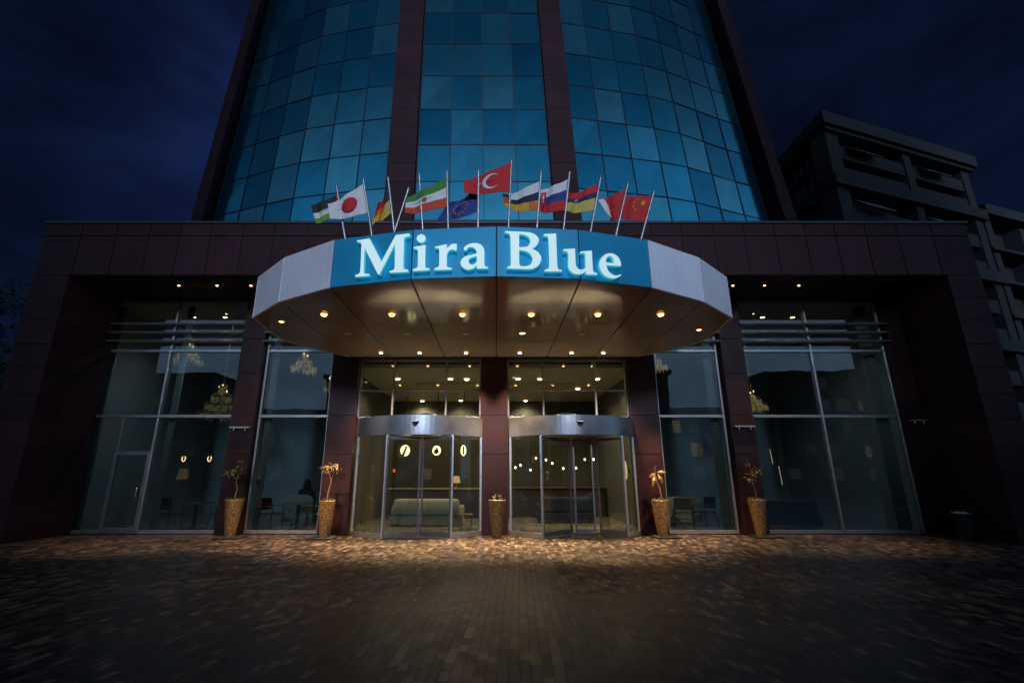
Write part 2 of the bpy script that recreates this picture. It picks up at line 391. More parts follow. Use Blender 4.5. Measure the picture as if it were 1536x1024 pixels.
LETTERS = {
 'M': ((-3.17, 8.47, 5.03), (0.9707, -0.2404), [[(0.581, 0.847, 1), (0.839, 0.86, 1), (1.122, 0.352, 1), (1.376, 0.86, 1), (1.647, 0.859, 1), (1.666, 0.8, 1), (1.59, 0.793, 0), (1.549, 0.77, 1), (1.566, 0.198, 0), (1.587, 0.15, 0), (1.653, 0.14, 1), (1.663, 0.088, 1), (1.304, 0.109, 1), (1.295, 0.145, 1), (1.37, 0.16, 0), (1.394, 0.201, 0), (1.372, 0.674, 1), (1.102, 0.093, 1), (1.068, 0.103, 1), (0.752, 0.682, 1), (0.774, 0.185, 0), (0.794, 0.148, 0), (0.887, 0.134, 1), (0.888, 0.091, 1), (0.609, 0.101, 1), (0.606, 0.139, 1), (0.675, 0.157, 0), (0.702, 0.204, 0), (0.682, 0.736, 0), (0.661, 0.791, 0), (0.586, 0.815, 1)]]),
 'i': ((-1.555, 8.07, 5.03), (0.9966, -0.0828), [[(0.06, 0.576, 1), (0.28, 0.612, 1), (0.29, 0.192, 0), (0.305, 0.157, 0), (0.364, 0.148, 1), (0.371, 0.106, 1), (0.07, 0.099, 1), (0.068, 0.14, 1), (0.131, 0.16, 0), (0.153, 0.198, 0), (0.143, 0.488, 0), (0.125, 0.528, 0), (0.064, 0.542, 1)], [(0.278, 0.739, 0), (0.256, 0.68, 0), (0.198, 0.657, 0), (0.138, 0.685, 0), (0.11, 0.747, 0), (0.133, 0.806, 0), (0.191, 0.829, 0), (0.251, 0.801, 0)]]),
 'r': ((-1.555, 8.07, 5.03), (0.9966, -0.0828), [[(0.454, 0.565, 1), (0.672, 0.609, 1), (0.674, 0.516, 1), (0.711, 0.56, 0), (0.767, 0.606, 0), (0.855, 0.607, 1), (0.851, 0.461, 1), (0.791, 0.495, 0), (0.729, 0.481, 0), (0.682, 0.421, 1), (0.683, 0.199, 0), (0.702, 0.153, 0), (0.774, 0.141, 1), (0.77, 0.103, 1), (0.463, 0.103, 1), (0.462, 0.142, 1), (0.518, 0.16, 0), (0.544, 0.194, 0), (0.537, 0.494, 0), (0.521, 0.531, 0), (0.455, 0.537, 1)]]),
 'a': ((-1.555, 8.07, 5.03), (0.9966, -0.0828), [[(0.988, 0.531, 1), (1.077, 0.593, 0), (1.19, 0.607, 0), (1.293, 0.575, 0), (1.35, 0.494, 0), (1.36, 0.416, 0), (1.362, 0.185, 0), (1.382, 0.14, 0), (1.428, 0.133, 1), (1.426, 0.1, 1), (1.228, 0.104, 1), (1.221, 0.168, 1), (1.166, 0.112, 0), (1.075, 0.088, 0), (0.983, 0.128, 0), (0.93, 0.223, 0), (0.964, 0.31, 0), (1.04, 0.36, 0), (1.131, 0.378, 0), (1.223, 0.405, 1), (1.207, 0.467, 0), (1.171, 0.513, 0), (1.109, 0.532, 0), (1.058, 0.517, 0), (1.038, 0.471, 1), (0.989, 0.473, 1)], [(1.224, 0.349, 1), (1.153, 0.333, 0), (1.092, 0.305, 0), (1.077, 0.25, 0), (1.114, 0.192, 0), (1.165, 0.187, 0), (1.223, 0.228, 1)]]),
 'B': ((0.01, 7.94, 5.03), (0.9964, 0.0844), [[(0.146, 0.838, 1), (0.451, 0.839, 1), (0.585, 0.832, 0), (0.685, 0.801, 0), (0.751, 0.733, 0), (0.759, 0.66, 0), (0.713, 0.564, 0), (0.627, 0.509, 1), (0.73, 0.456, 0), (0.79, 0.371, 0), (0.797, 0.3, 0), (0.752, 0.191, 0), (0.656, 0.122, 0), (0.571, 0.101, 0), (0.45, 0.1, 1), (0.175, 0.102, 1), (0.18, 0.129, 1), (0.226, 0.151, 0), (0.245, 0.192, 0), (0.238, 0.741, 0), (0.21, 0.79, 0), (0.143, 0.802, 1)], [(0.403, 0.785, 1), (0.47, 0.783, 0), (0.555, 0.75, 0), (0.6, 0.684, 0), (0.595, 0.611, 0), (0.551, 0.552, 0), (0.475, 0.533, 0), (0.397, 0.53, 1)], [(0.399, 0.468, 1), (0.474, 0.463, 0), (0.568, 0.426, 0), (0.626, 0.354, 0), (0.636, 0.283, 0), (0.602, 0.201, 0), (0.535, 0.163, 0), (0.441, 0.156, 0), (0.409, 0.173, 0), (0.397, 0.218, 0)]]),
 'l': ((0.01, 7.94, 5.03), (0.9964, 0.0844), [[(0.859, 0.811, 1), (1.086, 0.832, 1), (1.087, 0.179, 0), (1.109, 0.119, 0), (1.166, 0.111, 1), (1.164, 0.081, 1), (0.852, 0.069, 1), (0.855, 0.104, 1), (0.911, 0.127, 0), (0.938, 0.168, 0), (0.94, 0.715, 0), (0.92, 0.764, 0), (0.853, 0.774, 1)]]),
 'u': ((1.545, 8.07, 5.03), (0.9843, 0.1763), [[(-0.347, 0.506, 1), (-0.129, 0.539, 1), (-0.13, 0.218, 0), (-0.102, 0.155, 0), (-0.049, 0.129, 0), (0.005, 0.14, 0), (0.054, 0.175, 1), (0.057, 0.427, 0), (0.036, 0.463, 0), (-0.038, 0.45, 1), (-0.027, 0.486, 1), (0.192, 0.527, 1), (0.192, 0.15, 0), (0.211, 0.098, 0), (0.274, 0.082, 1), (0.268, 0.052, 1), (0.05, 0.044, 1), (0.051, 0.111, 1), (0.001, 0.063, 0), (-0.081, 0.034, 0), (-0.179, 0.042, 0), (-0.252, 0.101, 0), (-0.274, 0.178, 0), (-0.264, 0.409, 0), (-0.285, 0.457, 0), (-0.353, 0.472, 1)]]),
 'e': ((1.545, 8.07, 5.03), (0.9628, 0.2703), [[(0.769, 0.295, 1), (0.769, 0.365, 0), (0.737, 0.457, 0), (0.662, 0.518, 0), (0.555, 0.53, 0), (0.434, 0.476, 0), (0.349, 0.369, 0), (0.322, 0.261, 0), (0.344, 0.155, 0), (0.415, 0.064, 0), (0.519, 0.028, 0), (0.626, 0.037, 0), (0.713, 0.078, 0), (0.762, 0.119, 1), (0.749, 0.13, 1), (0.64, 0.093, 0), (0.555, 0.12, 0), (0.491, 0.187, 0), (0.462, 0.278, 1)], [(0.463, 0.335, 1), (0.472, 0.394, 0), (0.521, 0.466, 0), (0.57, 0.467, 0), (0.615, 0.417, 0), (0.629, 0.337, 1)]]),
}
POLES = [
  ((-2.968, 8.553, 6.03), (-3.211, 8.424, 7.188)), # 1
  ((-2.409, 8.417, 6.03), (-2.641, 8.286, 7.262)), # 2
  ((-1.948, 8.302, 6.03), (-2.12, 8.171, 7.211)), # 3
  ((-1.977, 8.301, 6.03), (-1.702, 8.167, 6.974)), # 4
  ((-1.389, 8.189, 6.03), (-1.491, 8.057, 7.208)), # 5
  ((-0.904, 8.149, 6.03), (-0.95, 8.016, 7.25)), # 6
  ((-0.339, 8.101, 6.03), (-0.336, 7.969, 7.244)), # 7
  ((0.229, 8.089, 6.03), (0.302, 7.959, 7.465)), # 8
  ((0.77, 8.136, 6.03), (0.875, 8.005, 7.243)), # 9
  ((1.276, 8.176, 6.03), (1.431, 8.048, 7.246)), # 10
  ((1.803, 8.274, 6.03), (2.054, 8.146, 7.216)), # 11
  ((2.321, 8.42, 6.03), (2.623, 8.293, 7.167)), # 12
  ((2.853, 8.568, 6.03), (3.186, 8.442, 7.099)), # 13
]
FLAGS = {
  1: [(-3.193, 8.46, 7.067), (-3.121, 8.508, 6.639), (-3.748, 8.52, 6.827), (-3.603, 8.568, 6.434)],
  2: [(-2.656, 8.322, 7.192), (-2.549, 8.37, 6.557), (-3.343, 8.382, 6.77), (-3.282, 8.43, 6.452)],
  3: [(-2.114, 8.207, 7.071), (-1.996, 8.255, 6.505), (-2.289, 8.267, 6.677), (-2.413, 8.315, 6.249)],
  6: [(-0.97, 8.052, 7.162), (-0.938, 8.1, 6.533), (-1.751, 8.112, 6.751), (-1.752, 8.16, 6.422)],
  7: [(-0.331, 8.135, 7.0), (-0.341, 8.183, 6.478), (-0.901, 8.195, 6.658), (-1.15, 8.243, 6.291)],
  8: [(0.283, 7.905, 7.393), (0.233, 7.953, 6.771), (-0.628, 7.965, 7.023), (-0.617, 8.013, 6.767)],
  9: [(0.855, 8.041, 7.068), (0.783, 8.089, 6.442), (0.122, 8.101, 6.787), (0.159, 8.149, 6.531)],
  10: [(1.418, 8.084, 7.157), (1.318, 8.132, 6.479), (0.856, 8.144, 6.943), (0.816, 8.192, 6.483)],
  11: [(1.998, 8.182, 7.104), (1.913, 8.23, 6.527), (1.403, 8.242, 6.91), (1.224, 8.29, 6.542)],
  12: [(2.583, 8.329, 7.091), (2.429, 8.377, 6.443), (2.003, 8.389, 6.872), (2.24, 8.437, 6.478)],
  13: [(3.147, 8.478, 7.028), (2.971, 8.526, 6.453), (2.547, 8.538, 7.066), (2.477, 8.586, 6.586)],
}

# ------------------------------------------------------------------ camera
cam = bpy.data.cameras.new('camera'); co = bpy.data.objects.new('camera', cam); COL.objects.link(co)
co.location = (0,0,1.6); co.rotation_euler = (R(90+15.6),0,0)
cam.sensor_width = 36; cam.lens = 716/1536*36; cam.shift_x = 24/1536
cam.clip_start = .05; cam.clip_end = 2000
SC.camera = co

# ------------------------------------------------------------------ ground
g = MB(); g.box(-160,160,-160,160,-.3,0)
tag(g.build('paved_forecourt', M['pave']), kind='structure')
g = MB(); g.box(-12.45,12.55,14.37,21.4,.006,.03)
tag(g.build('interior_floor', M['ifloor']), kind='structure')
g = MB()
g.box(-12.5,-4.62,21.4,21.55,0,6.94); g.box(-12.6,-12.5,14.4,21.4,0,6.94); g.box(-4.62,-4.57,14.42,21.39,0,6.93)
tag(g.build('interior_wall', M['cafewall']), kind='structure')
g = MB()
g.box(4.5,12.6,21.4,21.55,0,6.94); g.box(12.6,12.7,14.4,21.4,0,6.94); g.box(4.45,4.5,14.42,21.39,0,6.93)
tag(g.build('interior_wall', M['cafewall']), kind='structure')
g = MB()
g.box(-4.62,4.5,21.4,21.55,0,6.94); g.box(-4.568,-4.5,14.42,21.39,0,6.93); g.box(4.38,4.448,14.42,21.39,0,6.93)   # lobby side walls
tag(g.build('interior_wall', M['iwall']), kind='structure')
g = MB()
g.box(-12.49,-4.63,14.42,21.39,6.93,7.0); g.box(4.51,12.59,14.42,21.39,6.93,7.0)
g.box(-4.49,4.37,14.42,21.39,4.78,4.88)
g.box(-2.9,2.8,16.9,20.4,4.70,4.775)                    # stepped coffer of the lobby ceiling
tag(g.build('interior_ceiling', M['iceil']), kind='structure')

# ------------------------------------------------------------------ the hotel
D, YF, ZS = 14.3, 12.28, 6.95
hotel = tag(empty('hotel_building', (0,14.3,0)), 'maroon-clad hotel with a wide glazed entrance front and a curved blue glass tower', 'building')
def part(mb, name, mats, par=hotel, **k):
    o = mb.build(name, mats, None, **k)
    off = Vector((0,14.3,0))
    o.data.transform(Matrix.Translation(-off)); o.parent = par
    return o
def sub(mb, name, mats, par, **k):
    return part(mb, name, mats, par, **k)

# podium frame: fascia and two end legs, clad in separate sheets over a dark backing
seams = [-12.86,-11.81,-10.81,-9.87,-9.0,-8.12,-7.21,-6.31,-5.36,-4.45,-3.55,-2.65,-1.75,-.85,.05,.95,1.85,2.75,3.6,4.42,5.29,6.2,7.07,7.94,8.81,9.67,10.54,11.45,12.43,13.46]
f = MB()
f.box(-12.84,13.44,YF+.03,YF+.5,ZS+.02,8.52,1)
for a, b in zip(seams, seams[1:]):
    f.box(a+.012,b-.012,YF,YF+.03,8.155,8.53,0)
    f.box(a+.012,b-.012,YF,YF+.03,ZS,8.13,0)
part(f, 'fascia', [M['maroon'], M['maroon_dark']], bevel=.004)
f = MB(); f.box(-12.9,13.5,YF-.04,22.2,8.53,8.6)
part(f, 'coping', M['mullion'])
for x0, x1 in ((-12.86,-11.86),(12.54,13.46)):
    f = MB(); f.box(x0+.02,x1-.02,YF+.03,D-.02,0,ZS-.01,1)
    z = ZS-.012
    while z > .02:
        z1 = max(z-.648, .01)
        f.box(x0,x1,YF,YF+.03,z1,z,0)
        f.box(x0,x0+.019,YF+.035,D-.03,z1,z,0); f.box(x1-.019,x1,YF+.035,D-.03,z1,z,0)
        z = z1-.014
    part(f, 'end_pier', [M['maroon'], M['maroon_dark']])
f = MB(); f.box(12.72,13.4,D,22,0,8.5); f.box(-12.84,-12.62,D,22,0,8.5); f.box(-12.6,12.7,21.6,22,0,8.5)
part(f, 'side_wall', M['maroon'])
# glossy wine soffit of the recess, in sheets
f = MB()
for a, b in zip(seams[1:-1], seams[2:-1]):
    f.box(a+.006,b-.006,YF+.51,D+.1,ZS,ZS+.04,0)
f.box(-12.8,13.4,YF+.51,D+.1,ZS+.045,ZS+.1,1)
part(f, 'recess_soffit', [M['wine'], M['maroon_dark']])
# piers between the bays
def pier(x0, x1, yf=14.05):
    f = MB(); f.box(x0+.02,x1-.02,yf+.03,D+.12,0,ZS-.004,1)
    for z0, z1 in ((0.012,1.06),(1.075,2.17),(2.185,3.28),(3.295,4.52),(4.535,5.6),(5.615,6.94)):
        f.box(x0,x1,yf,yf+.03,z0,z1,0)
        f.box(x0,x0+.019,yf+.034,D+.1,z0,z1,0); f.box(x1-.019,x1,yf+.034,D+.1,z0,z1,0)
    return part(f, 'pier', [M['wine'], M['maroon_dark']])
PI_L = [(-7.76,-7.08),(-4.93,-4.13),(-.45,.34),(3.96,4.78),(6.86,7.53),(12.02,12.52)]
for a, b in PI_L: pier(a, b)
for x0, x1, z in ((-7.70,-7.12,2.9),(6.9,7.49,2.93),(12.05,12.5,3.1)):
    f = MB(); f.box(x0,x1,13.93,14.049,z,z+.045); 
    for q in (.22,.78): f.tube([(x0+(x1-x0)*q,13.96,z),(x0+(x1-x0)*q,13.96,z-.07)], .02, 8)
    part(f, 'wall_bracket', M['alu'])
f = MB(); f.box(-12.0,-11.88,12.7,12.78,3.75,3.79)
part(f, 'marker_lamp', M['warm_dim'])

# tall windows with transoms, louvre blades and panes
def window(x0, x1, mull, door=None):
    f = MB(); y0, y1 = D-.045, D+.055
    f.box(x0,x1,y0,y1,.02,.11); f.box(x0,x1,y0,y1,6.86,6.93)
    f.box(x0,x0+.06,y0,y1,.11,6.86); f.box(x1-.06,x1,y0,y1,.11,6.86)
    xs = [x0+.06]+mull+[x1-.06]
    for z in (3.28,5.28):
        for a, b in zip(xs, xs[1:]):
            f.box(a+(.03 if a in mull else 0),b-(.03 if b in mull else 0),y0-.02,y1,z-.04,z+.04)
    for x in mull: f.box(x-.03,x+.03,y0-.03,y1,.11,6.86)
    w = part(f, 'window', M['alu'], bevel=.006)
    for a, b in zip(xs, xs[1:]):
        for z0, z1 in ((.11,3.24),(3.32,5.24),(5.32,6.86)):
            if door and z0 < 1 and a < door < b:
                g = MB(); g.box(a,-11.11,D,D+.012,z0,z1); sub(g, 'pane', M['glass'], w)
                g = MB(); g.box(-11.05,b,D,D+.012,2.27,z1); sub(g, 'pane', M['glass'], w)
                continue
            g = MB(); g.box(a+.01,b-.01,D,D+.012,z0,z1); sub(g, 'pane', M['glass'], w)
    for z in (5.53,5.80,6.08):
        g = MB()
        prof = [(D-.30,z-.01),(D-.31,z+.025),(D-.20,z+.065),(D-.08,z+.06),(D-.06,z+.02),(D-.16,z-.02)]
        n = len(prof)
        vs = [(x0-.05,p[0],p[1]) for p in prof]+[(x1+.05,p[0],p[1]) for p in prof]
        g.add(vs, [(i,n+i,n+(i+1)%n,(i+1)%n) for i in range(n)], 0, False)
        g.add(vs, [tuple(range(n)), tuple(range(2*n-1,n-1,-1))])
        for x in mull+[x0+.2,x1-.2]: g.box(x-.02,x+.02,D-.1,D-.046,z-.005,z+.03)
        sub(g, 'louver_blade', M['alu'], w)
    return w
window(-12.42,-7.80,[-10.02],door=-11)
window(-7.05,-4.96,[])
window(4.81,6.80,[])
window(7.57,12.0,[9.70])
# glazed side door in the left bay
f = MB(); y0, y1 = D-.07, D+.03
f.box(-11.10,-11.0,y0,y1,.03,2.26); f.box(-10.13,-10.055,y0,y1,.03,2.26); f.box(-11.0,-10.13,y0,y1,2.16,2.26); f.box(-11.0,-10.13,y0,y1,.03,.17)
gd = part(f, 'glass_door', M['alu_dark'], bevel=.005)
g = MB(); g.box(-11.0,-10.13,D-.02,D-.008,.17,2.16); sub(g, 'pane', M['glass'], gd)
g = MB(); g.tube([(-10.2,D-.07,1.0),(-10.2,D-.13,1.0),(-10.2,D-.13,1.25),(-10.2,D-.07,1.25)], .012, 8); sub(g, 'handle', M['alu'], gd)

# glazing above the two revolving doors
def transom(xs):
    f = MB(); y0, y1 = D-.04, D+.06
    f.box(xs[0],xs[-1],y0,y1,3.2,3.27); f.box(xs[0],xs[-1],y0,y1,4.95,5.04)
    for x in xs: 
        h = .025
        f.box(x-h,x+h,y0-.02,y1+.003,3.27,4.95)
    for a, b in zip(xs, xs[1:]): f.box(a+.025,b-.025,y0,y1,4.02,4.075)
    w = part(f, 'window', M['alu_dark'], bevel=.004)
    for a, b in zip(xs, xs[1:]):
        for z0, z1 in ((3.27,4.02),(4.075,4.95)):
            g = MB(); g.box(a+.025,b-.025,D,D+.012,z0,z1); sub(g, 'pane', M['glass'], w)
transom([-4.1,-3.1,-1.5,-.48]); transom([.37,1.42,3.0,3.93])

# revolving doors
def arc(cx, hw, sag, n, a0=0., a1=1., r_in=0.):
    Rr = (hw*hw+sag*sag)/(2*sag); cy = 14.05-sag+Rr
    w = math.asin(hw/Rr); out = []
    for i in range(n+1):
        a = -w+2*w*(a0+(a1-a0)*i/n)
        out.append((cx+(Rr-r_in)*math.sin(a), cy-(Rr-r_in)*math.cos(a)))
    return out
def slab(mb, outer, inner, z0, z1, mat=0):
    mb.prism(outer+inner[::-1], z0, z1, mat)
def flatglass(par, p, q, z0=.1, z1=2.6, fr=.05, handle=False, mname='alu_dark'):
    """a framed leaf between plan points p and q"""
    d = Vector((q[0]-p[0],q[1]-p[1],0)); ln = d.length; t = (d.x/ln, d.y/ln)
    f = MB()
    f.obox(p,t,0,fr,-.025,.025,z0,z1); f.obox(p,t,ln-fr,ln,-.025,.025,z0,z1)
    f.obox(p,t,fr,ln-fr,-.025,.025,z0,z0+.13); f.obox(p,t,fr,ln-fr,-.025,.025,z1-.08,z1)
    o = sub(f, 'door_leaf', M[mname], par, bevel=.004)
    return o, (p,t,ln,fr,z0,z1)
def leafpane(par, spec):
    p,t,ln,fr,z0,z1 = spec
    g = MB(); g.obox(p,t,fr,ln-fr,-.005,.005,z0+.13,z1-.08); return sub(g, 'leaf_pane', M['doorglass'], par)
def revolving(cx, hw, xa, xb, leaves, sensor_x):
    sag = .90
    # part mesh: the drum ring with floor track and posts
    f = MB()
    slab(f, arc(cx,hw,sag,32), arc(cx,hw,sag,32,r_in=.10), 2.66, 3.19)
    f.prism(arc(cx,hw-.03,sag-.05,32)+[(cx+hw-.03,14.24),(cx-hw+.03,14.24)], 2.70, 2.76)
    f.prism(arc(cx,hw-.03,sag-.05,32)+[(cx+hw-.03,14.24),(cx-hw+.03,14.24)], 3.12, 3.17)
    d = part(f, 'revolving_door', M['doorpanel'], bevel=.004)
    for q in arc(cx,hw,sag,64):
        pass
    A = arc(cx,hw,sag,64)
    near = lambda x: min(A, key=lambda p: abs(p[0]-x))
    pa, pb = near(xa), near(xb)
    for p in (pa, pb, (A[0][0]+.04,A[0][1]), (A[-1][0]-.04,A[-1][1])):
        g = MB(); g.prism([(p[0]-.035,p[1]-.01),(p[0]+.035,p[1]-.01),(p[0]+.035,p[1]+.07),(p[0]-.035,p[1]+.07)], .01, 2.655)
        sub(g, 'post', M['alu'], d, bevel=.005)
    Rr = (hw*hw+sag*sag)/(2*sag); w = math.asin(hw/Rr)
    fr = lambda x: (math.asin((x-cx)/Rr)/w+1)/2
    for a0, a1 in ((0, fr(xa)), (fr(xb), 1)):
        o, i = arc(cx,hw,sag,12,a0,a1,.03), arc(cx,hw,sag,12,a0,a1,.045)
        g = MB(); slab(g,o,i,.13,2.655); sub(g, 'curved_pane', M['doorglass'], d)
        o, i = arc(cx,hw,sag,12,a0,a1,.0), arc(cx,hw,sag,12,a0,a1,.075)
        g = MB(); slab(g,o,i,.012,.128); sub(g, 'bottom_rail', M['alu'], d)
    for p, q in leaves:
        pp = pa if p is None else p; qq = pb if q is None else q
        o, spec = flatglass(d, pp, qq, .03, 2.62)
        leafpane(d, spec)
    g = MB(); x = sensor_x; y = near(x)[1]-.001
    g.hexa([(x-.09,y,2.96),(x+.09,y,2.96),(x+.09,y+.02,2.96),(x-.09,y+.02,2.96)][:4], [(x-.06,y-.09,3.0),(x+.06,y-.09,3.0),(x+.1,y+.02,3.03),(x-.1,y+.02,3.03)])
    g.hexa([(x-.03,y-.03,2.88),(x+.03,y-.03,2.88),(x+.03,y+.02,2.88),(x-.03,y+.02,2.88)], [(x-.09,y-.02,2.959),(x+.09,y-.02,2.959),(x+.09,y+.02,2.959),(x-.09,y+.02,2.959)])
    sub(g, 'motion_sensor', M['black'], d)
    # low dome of the drive housing behind the ring
    g = MB(); g.ball((cx+.02,15.1,3.17), .62, .55, .30, 24, 12); sub(g, 'drive_housing', M['alu_dark'], d)
    return d
revolving(-2.2, 1.80, -2.96, -1.17, [(None,(-2.09,13.62)),((-2.04,13.62),None)], -2.2)
revolving(2.18, 1.80, 1.22, 3.50, [(None,(2.12,14.16)),((2.22,14.2),(2.78,14.12)),((2.9,14.16),None)], 2.3)

# ------------------------------------------------------------------ the tower
ZT = [10.05+1.87*i for i in range(13)]
def tx(X, z): return -.3-.02*(z-17.5)+(X+.3)*(1-.0070*(z-17.5))
prof = [18.50,18.72,18.98,19.22,19.62,20.20,20.78,21.28]
def pl(u):
    u *= 7; i = min(int(u),6); return prof[i]+(prof[i+1]-prof[i])*(u-i)
RB = [(3.36+(13.14-3.36)*i/7, pl(i/7)) for i in range(8)]
LB = [(-4.72-(13.52-4.72)*i/6, 18.50+(pl(i/6)-18.50)*.86) for i in range(7)][::-1]
CB = [(-3.43+5.65*i/4, 18.0) for i in range(5)]
TW = lambda x, y, z: (tx(x,z), y, z)
rest = MB()
for ci, bay in enumerate((LB, CB, RB)):
    f = MB(); n = len(bay)-1
    def off(i):
        a = bay[max(i-1,0)]; b = bay[min(i+1,n)]
        t = Vector((b[0]-a[0], b[1]-a[1])).normalized(); return (t.y, -t.x), (t.x, t.y)
    for i, p in enumerate(bay):                          # vertical mullions
        nn, tt = off(i); w = .020
        c = lambda z, a, b: TW(p[0]+tt[0]*a+nn[0]*b, p[1]+tt[1]*a+nn[1]*b, z)
        f.hexa([c(ZT[0],-w,.03),c(ZT[0],w,.03),c(ZT[0],w,-.1),c(ZT[0],-w,-.1)], [c(ZT[-1],-w,.03),c(ZT[-1],w,.03),c(ZT[-1],w,-.1),c(ZT[-1],-w,-.1)])
    for z in ZT:                                         # rails
        for i in range(n):
            nn, _ = off(i); n2, _ = off(i+1); p, q = bay[i], bay[i+1]
            c = lambda P_, m_, b, zz: TW(P_[0]+m_[0]*b, P_[1]+m_[1]*b, zz)
            f.hexa([c(p,nn,.022,z-.021),c(q,n2,.022,z-.021),c(q,n2,-.1,z-.021),c(p,nn,-.1,z-.021)], [c(p,nn,.022,z+.021),c(q,n2,.022,z+.021),c(q,n2,-.1,z+.021),c(p,nn,-.1,z+.021)])
    cw = part(f, 'curtain_wall', M['mullion'])
    for k in range(12):
        for i in range(n):
            p, q = bay[i], bay[i+1]
            t = Vector((q[0]-p[0], q[1]-p[1])).normalized(); nn = (t.y,-t.x)
            z0, z1 = ZT[k]+.02, ZT[k+1]-.02
            # each pane sits a hair out of true, as in any curtain wall
            j = [rnd.uniform(-.010,.010) for _ in range(4)]
            c = lambda P_, b, zz: TW(P_[0]+nn[0]*b, P_[1]+nn[1]*b, zz)
            top = 8 if ci == 1 else 9
            vis = 1 <= k <= (7 if ci == 1 else 8)
            m = MB() if vis else rest
            m.hexa([c(p,j[0],z0),c(q,j[1],z0),c(q,-.05,z0),c(p,-.05,z0)], [c(p,j[3],z1),c(q,j[2],z1),c(q,-.05,z1),c(p,-.05,z1)])
            if vis: 
                cx_, cy_ = (p[0]+q[0])/2, (p[1]+q[1])/2
                o = m.build('glass_panel', M['tglass'], None, origin=(tx(cx_,z0),cy_,z0))
                o.location = (tx(cx_,z0), cy_-14.3, z0); o.parent = cw
o = part(rest, 'upper_glass_panel', M['tglass']); o['kind'] = 'stuff'
# pilasters, side fins and the concrete body behind the glass
def tbox(mb, x0, x1, y0, y1, z0, z1, mat=0):
    mb.hexa([TW(x0,y0,z0),TW(x1,y0,z0),TW(x1,y1,z0),TW(x0,y1,z0)], [TW(x0,y0,z1),TW(x1,y0,z1),TW(x1,y1,z1),TW(x0,y1,z1)], mat)
for x0, x1 in ((-4.66,-3.47),(2.26,3.32)):
    f = MB(); z = 8.0
    tbox(f, x0+.02, x1-.02, 17.8, 19.2, 8.0, 32.5, 1)
    while z < 32.4:
        tbox(f, x0, x1, 17.74, 17.775, z, z+.92, 0); tbox(f, x0, x0+.018, 17.78, 18.6, z, z+.92, 0); tbox(f, x1-.018, x1, 17.78, 18.6, z, z+.92, 0)
        z += .935
    part(f, 'pilaster', [M['maroon'], M['maroon_dark']])
for x0, x1, yy in ((-14.22,-13.72,20.35),(13.62,14.15,20.75)):
    f = MB(); z = 8.0
    tbox(f, x0+.02, x1-.02, yy+.04, yy+4, 8.0, 32.5, 1)
    while z < 32.4:
        tbox(f, x0, x1, yy, yy+.035, z, z+.92, 0)
        tbox(f, x0, x0+.018, yy+.04, yy+4, z, z+.92, 0); tbox(f, x1-.018, x1, yy+.04, yy+1.2, z, z+.92, 0)
        z += .935
    part(f, 'fin', [M['maroon'], M['maroon_dark']])
f = MB()
body = [(x, y+.4) for x, y in LB]+[(-3.5,18.4),(2.3,18.4)]+[(x, y+.4) for x, y in RB]+[(14.0,22.2),(14.0,30),(-14.1,30),(-14.1,21.8)]
f.add([TW(x,y,8.0) for x,y in body]+[TW(x,y,32.5) for x,y in body],
      [(i,(i+1)%len(body),len(body)+(i+1)%len(body),len(body)+i) for i in range(len(body))]+[tuple(range(len(body),2*len(body)))], 0)
part(f, 'tower_core', M['maroon_dark'])

# ------------------------------------------------------------------ canopy
V = [(-5.53,10.29),(-4.48,9.25),(-3.17,8.47),(-1.555,8.07),(.01,7.94),(1.545,8.07),(2.97,8.47),(4.29,9.25),(5.37,10.29)]
BR = [(5.50,11.3),(5.55,12.1),(5.40,12.7),(5.1,13.15),(4.7,13.6),(4.25,14.04)]
BL = [(-5.66,11.3),(-5.68,12.0),(-5.45,12.7),(-5.1,13.2),(-4.75,13.65),(-4.42,14.04)]
Z0, Z1 = 5.03, 6.03
can = tag(empty('entrance_canopy', (0,14.0,Z0)), 'faceted entrance canopy with silver and blue face panels and a glossy taupe underside', 'canopy')
def cpart(mb, name, mats, **k):
    o = mb.build(name, mats, None, **k); o.data.transform(Matrix.Translation((0,-14.0,-Z0))); o.parent = can; return o
outline = V+BR+BL[::-1]
def inset(poly, d):
    n = len(poly); out = []
    for i in range(n):
        a, b, c = Vector(poly[i-1]), Vector(poly[i]), Vector(poly[(i+1)%n])
        t1 = (b-a).normalized(); t2 = (c-b).normalized()
        nrm = (Vector((-t1.y,t1.x))+Vector((-t2.y,t2.x))).normalized()
        k = d/max(.5, nrm.dot(Vector((-t1.y,t1.x))))
        out.append(tuple(b+nrm*k))
    return out
core = inset(outline, .06)
f = MB(); f.prism(core, Z0+.035, Z1-.03); cpart(f, 'roof_core', M['black'])
names = ['panel','panel','blue','blue','blue','blue','panel','panel']
for i, (a, b) in enumerate(zip(V, V[1:])):
    d = Vector((b[0]-a[0], b[1]-a[1])); ln = d.length; t = (d.x/ln, d.y/ln)
    f = MB(); g = .011
    f.obox(a, t, g, ln-g, -.055, 0, Z0, Z1)
    cpart(f, 'face_panel', M[names[i]], bevel=.006)
for chain in ([V[-1]]+BR, BL[::-1]+[V[0]]):
    f = MB()
    for a, b in zip(chain, chain[1:]):
        d = Vector((b[0]-a[0], b[1]-a[1])); ln = d.length; f.obox(a, (d.x/ln,d.y/ln), .008, ln-.002, -.055, 0, Z0, Z1)
    cpart(f, 'side_panel', M['panel'])
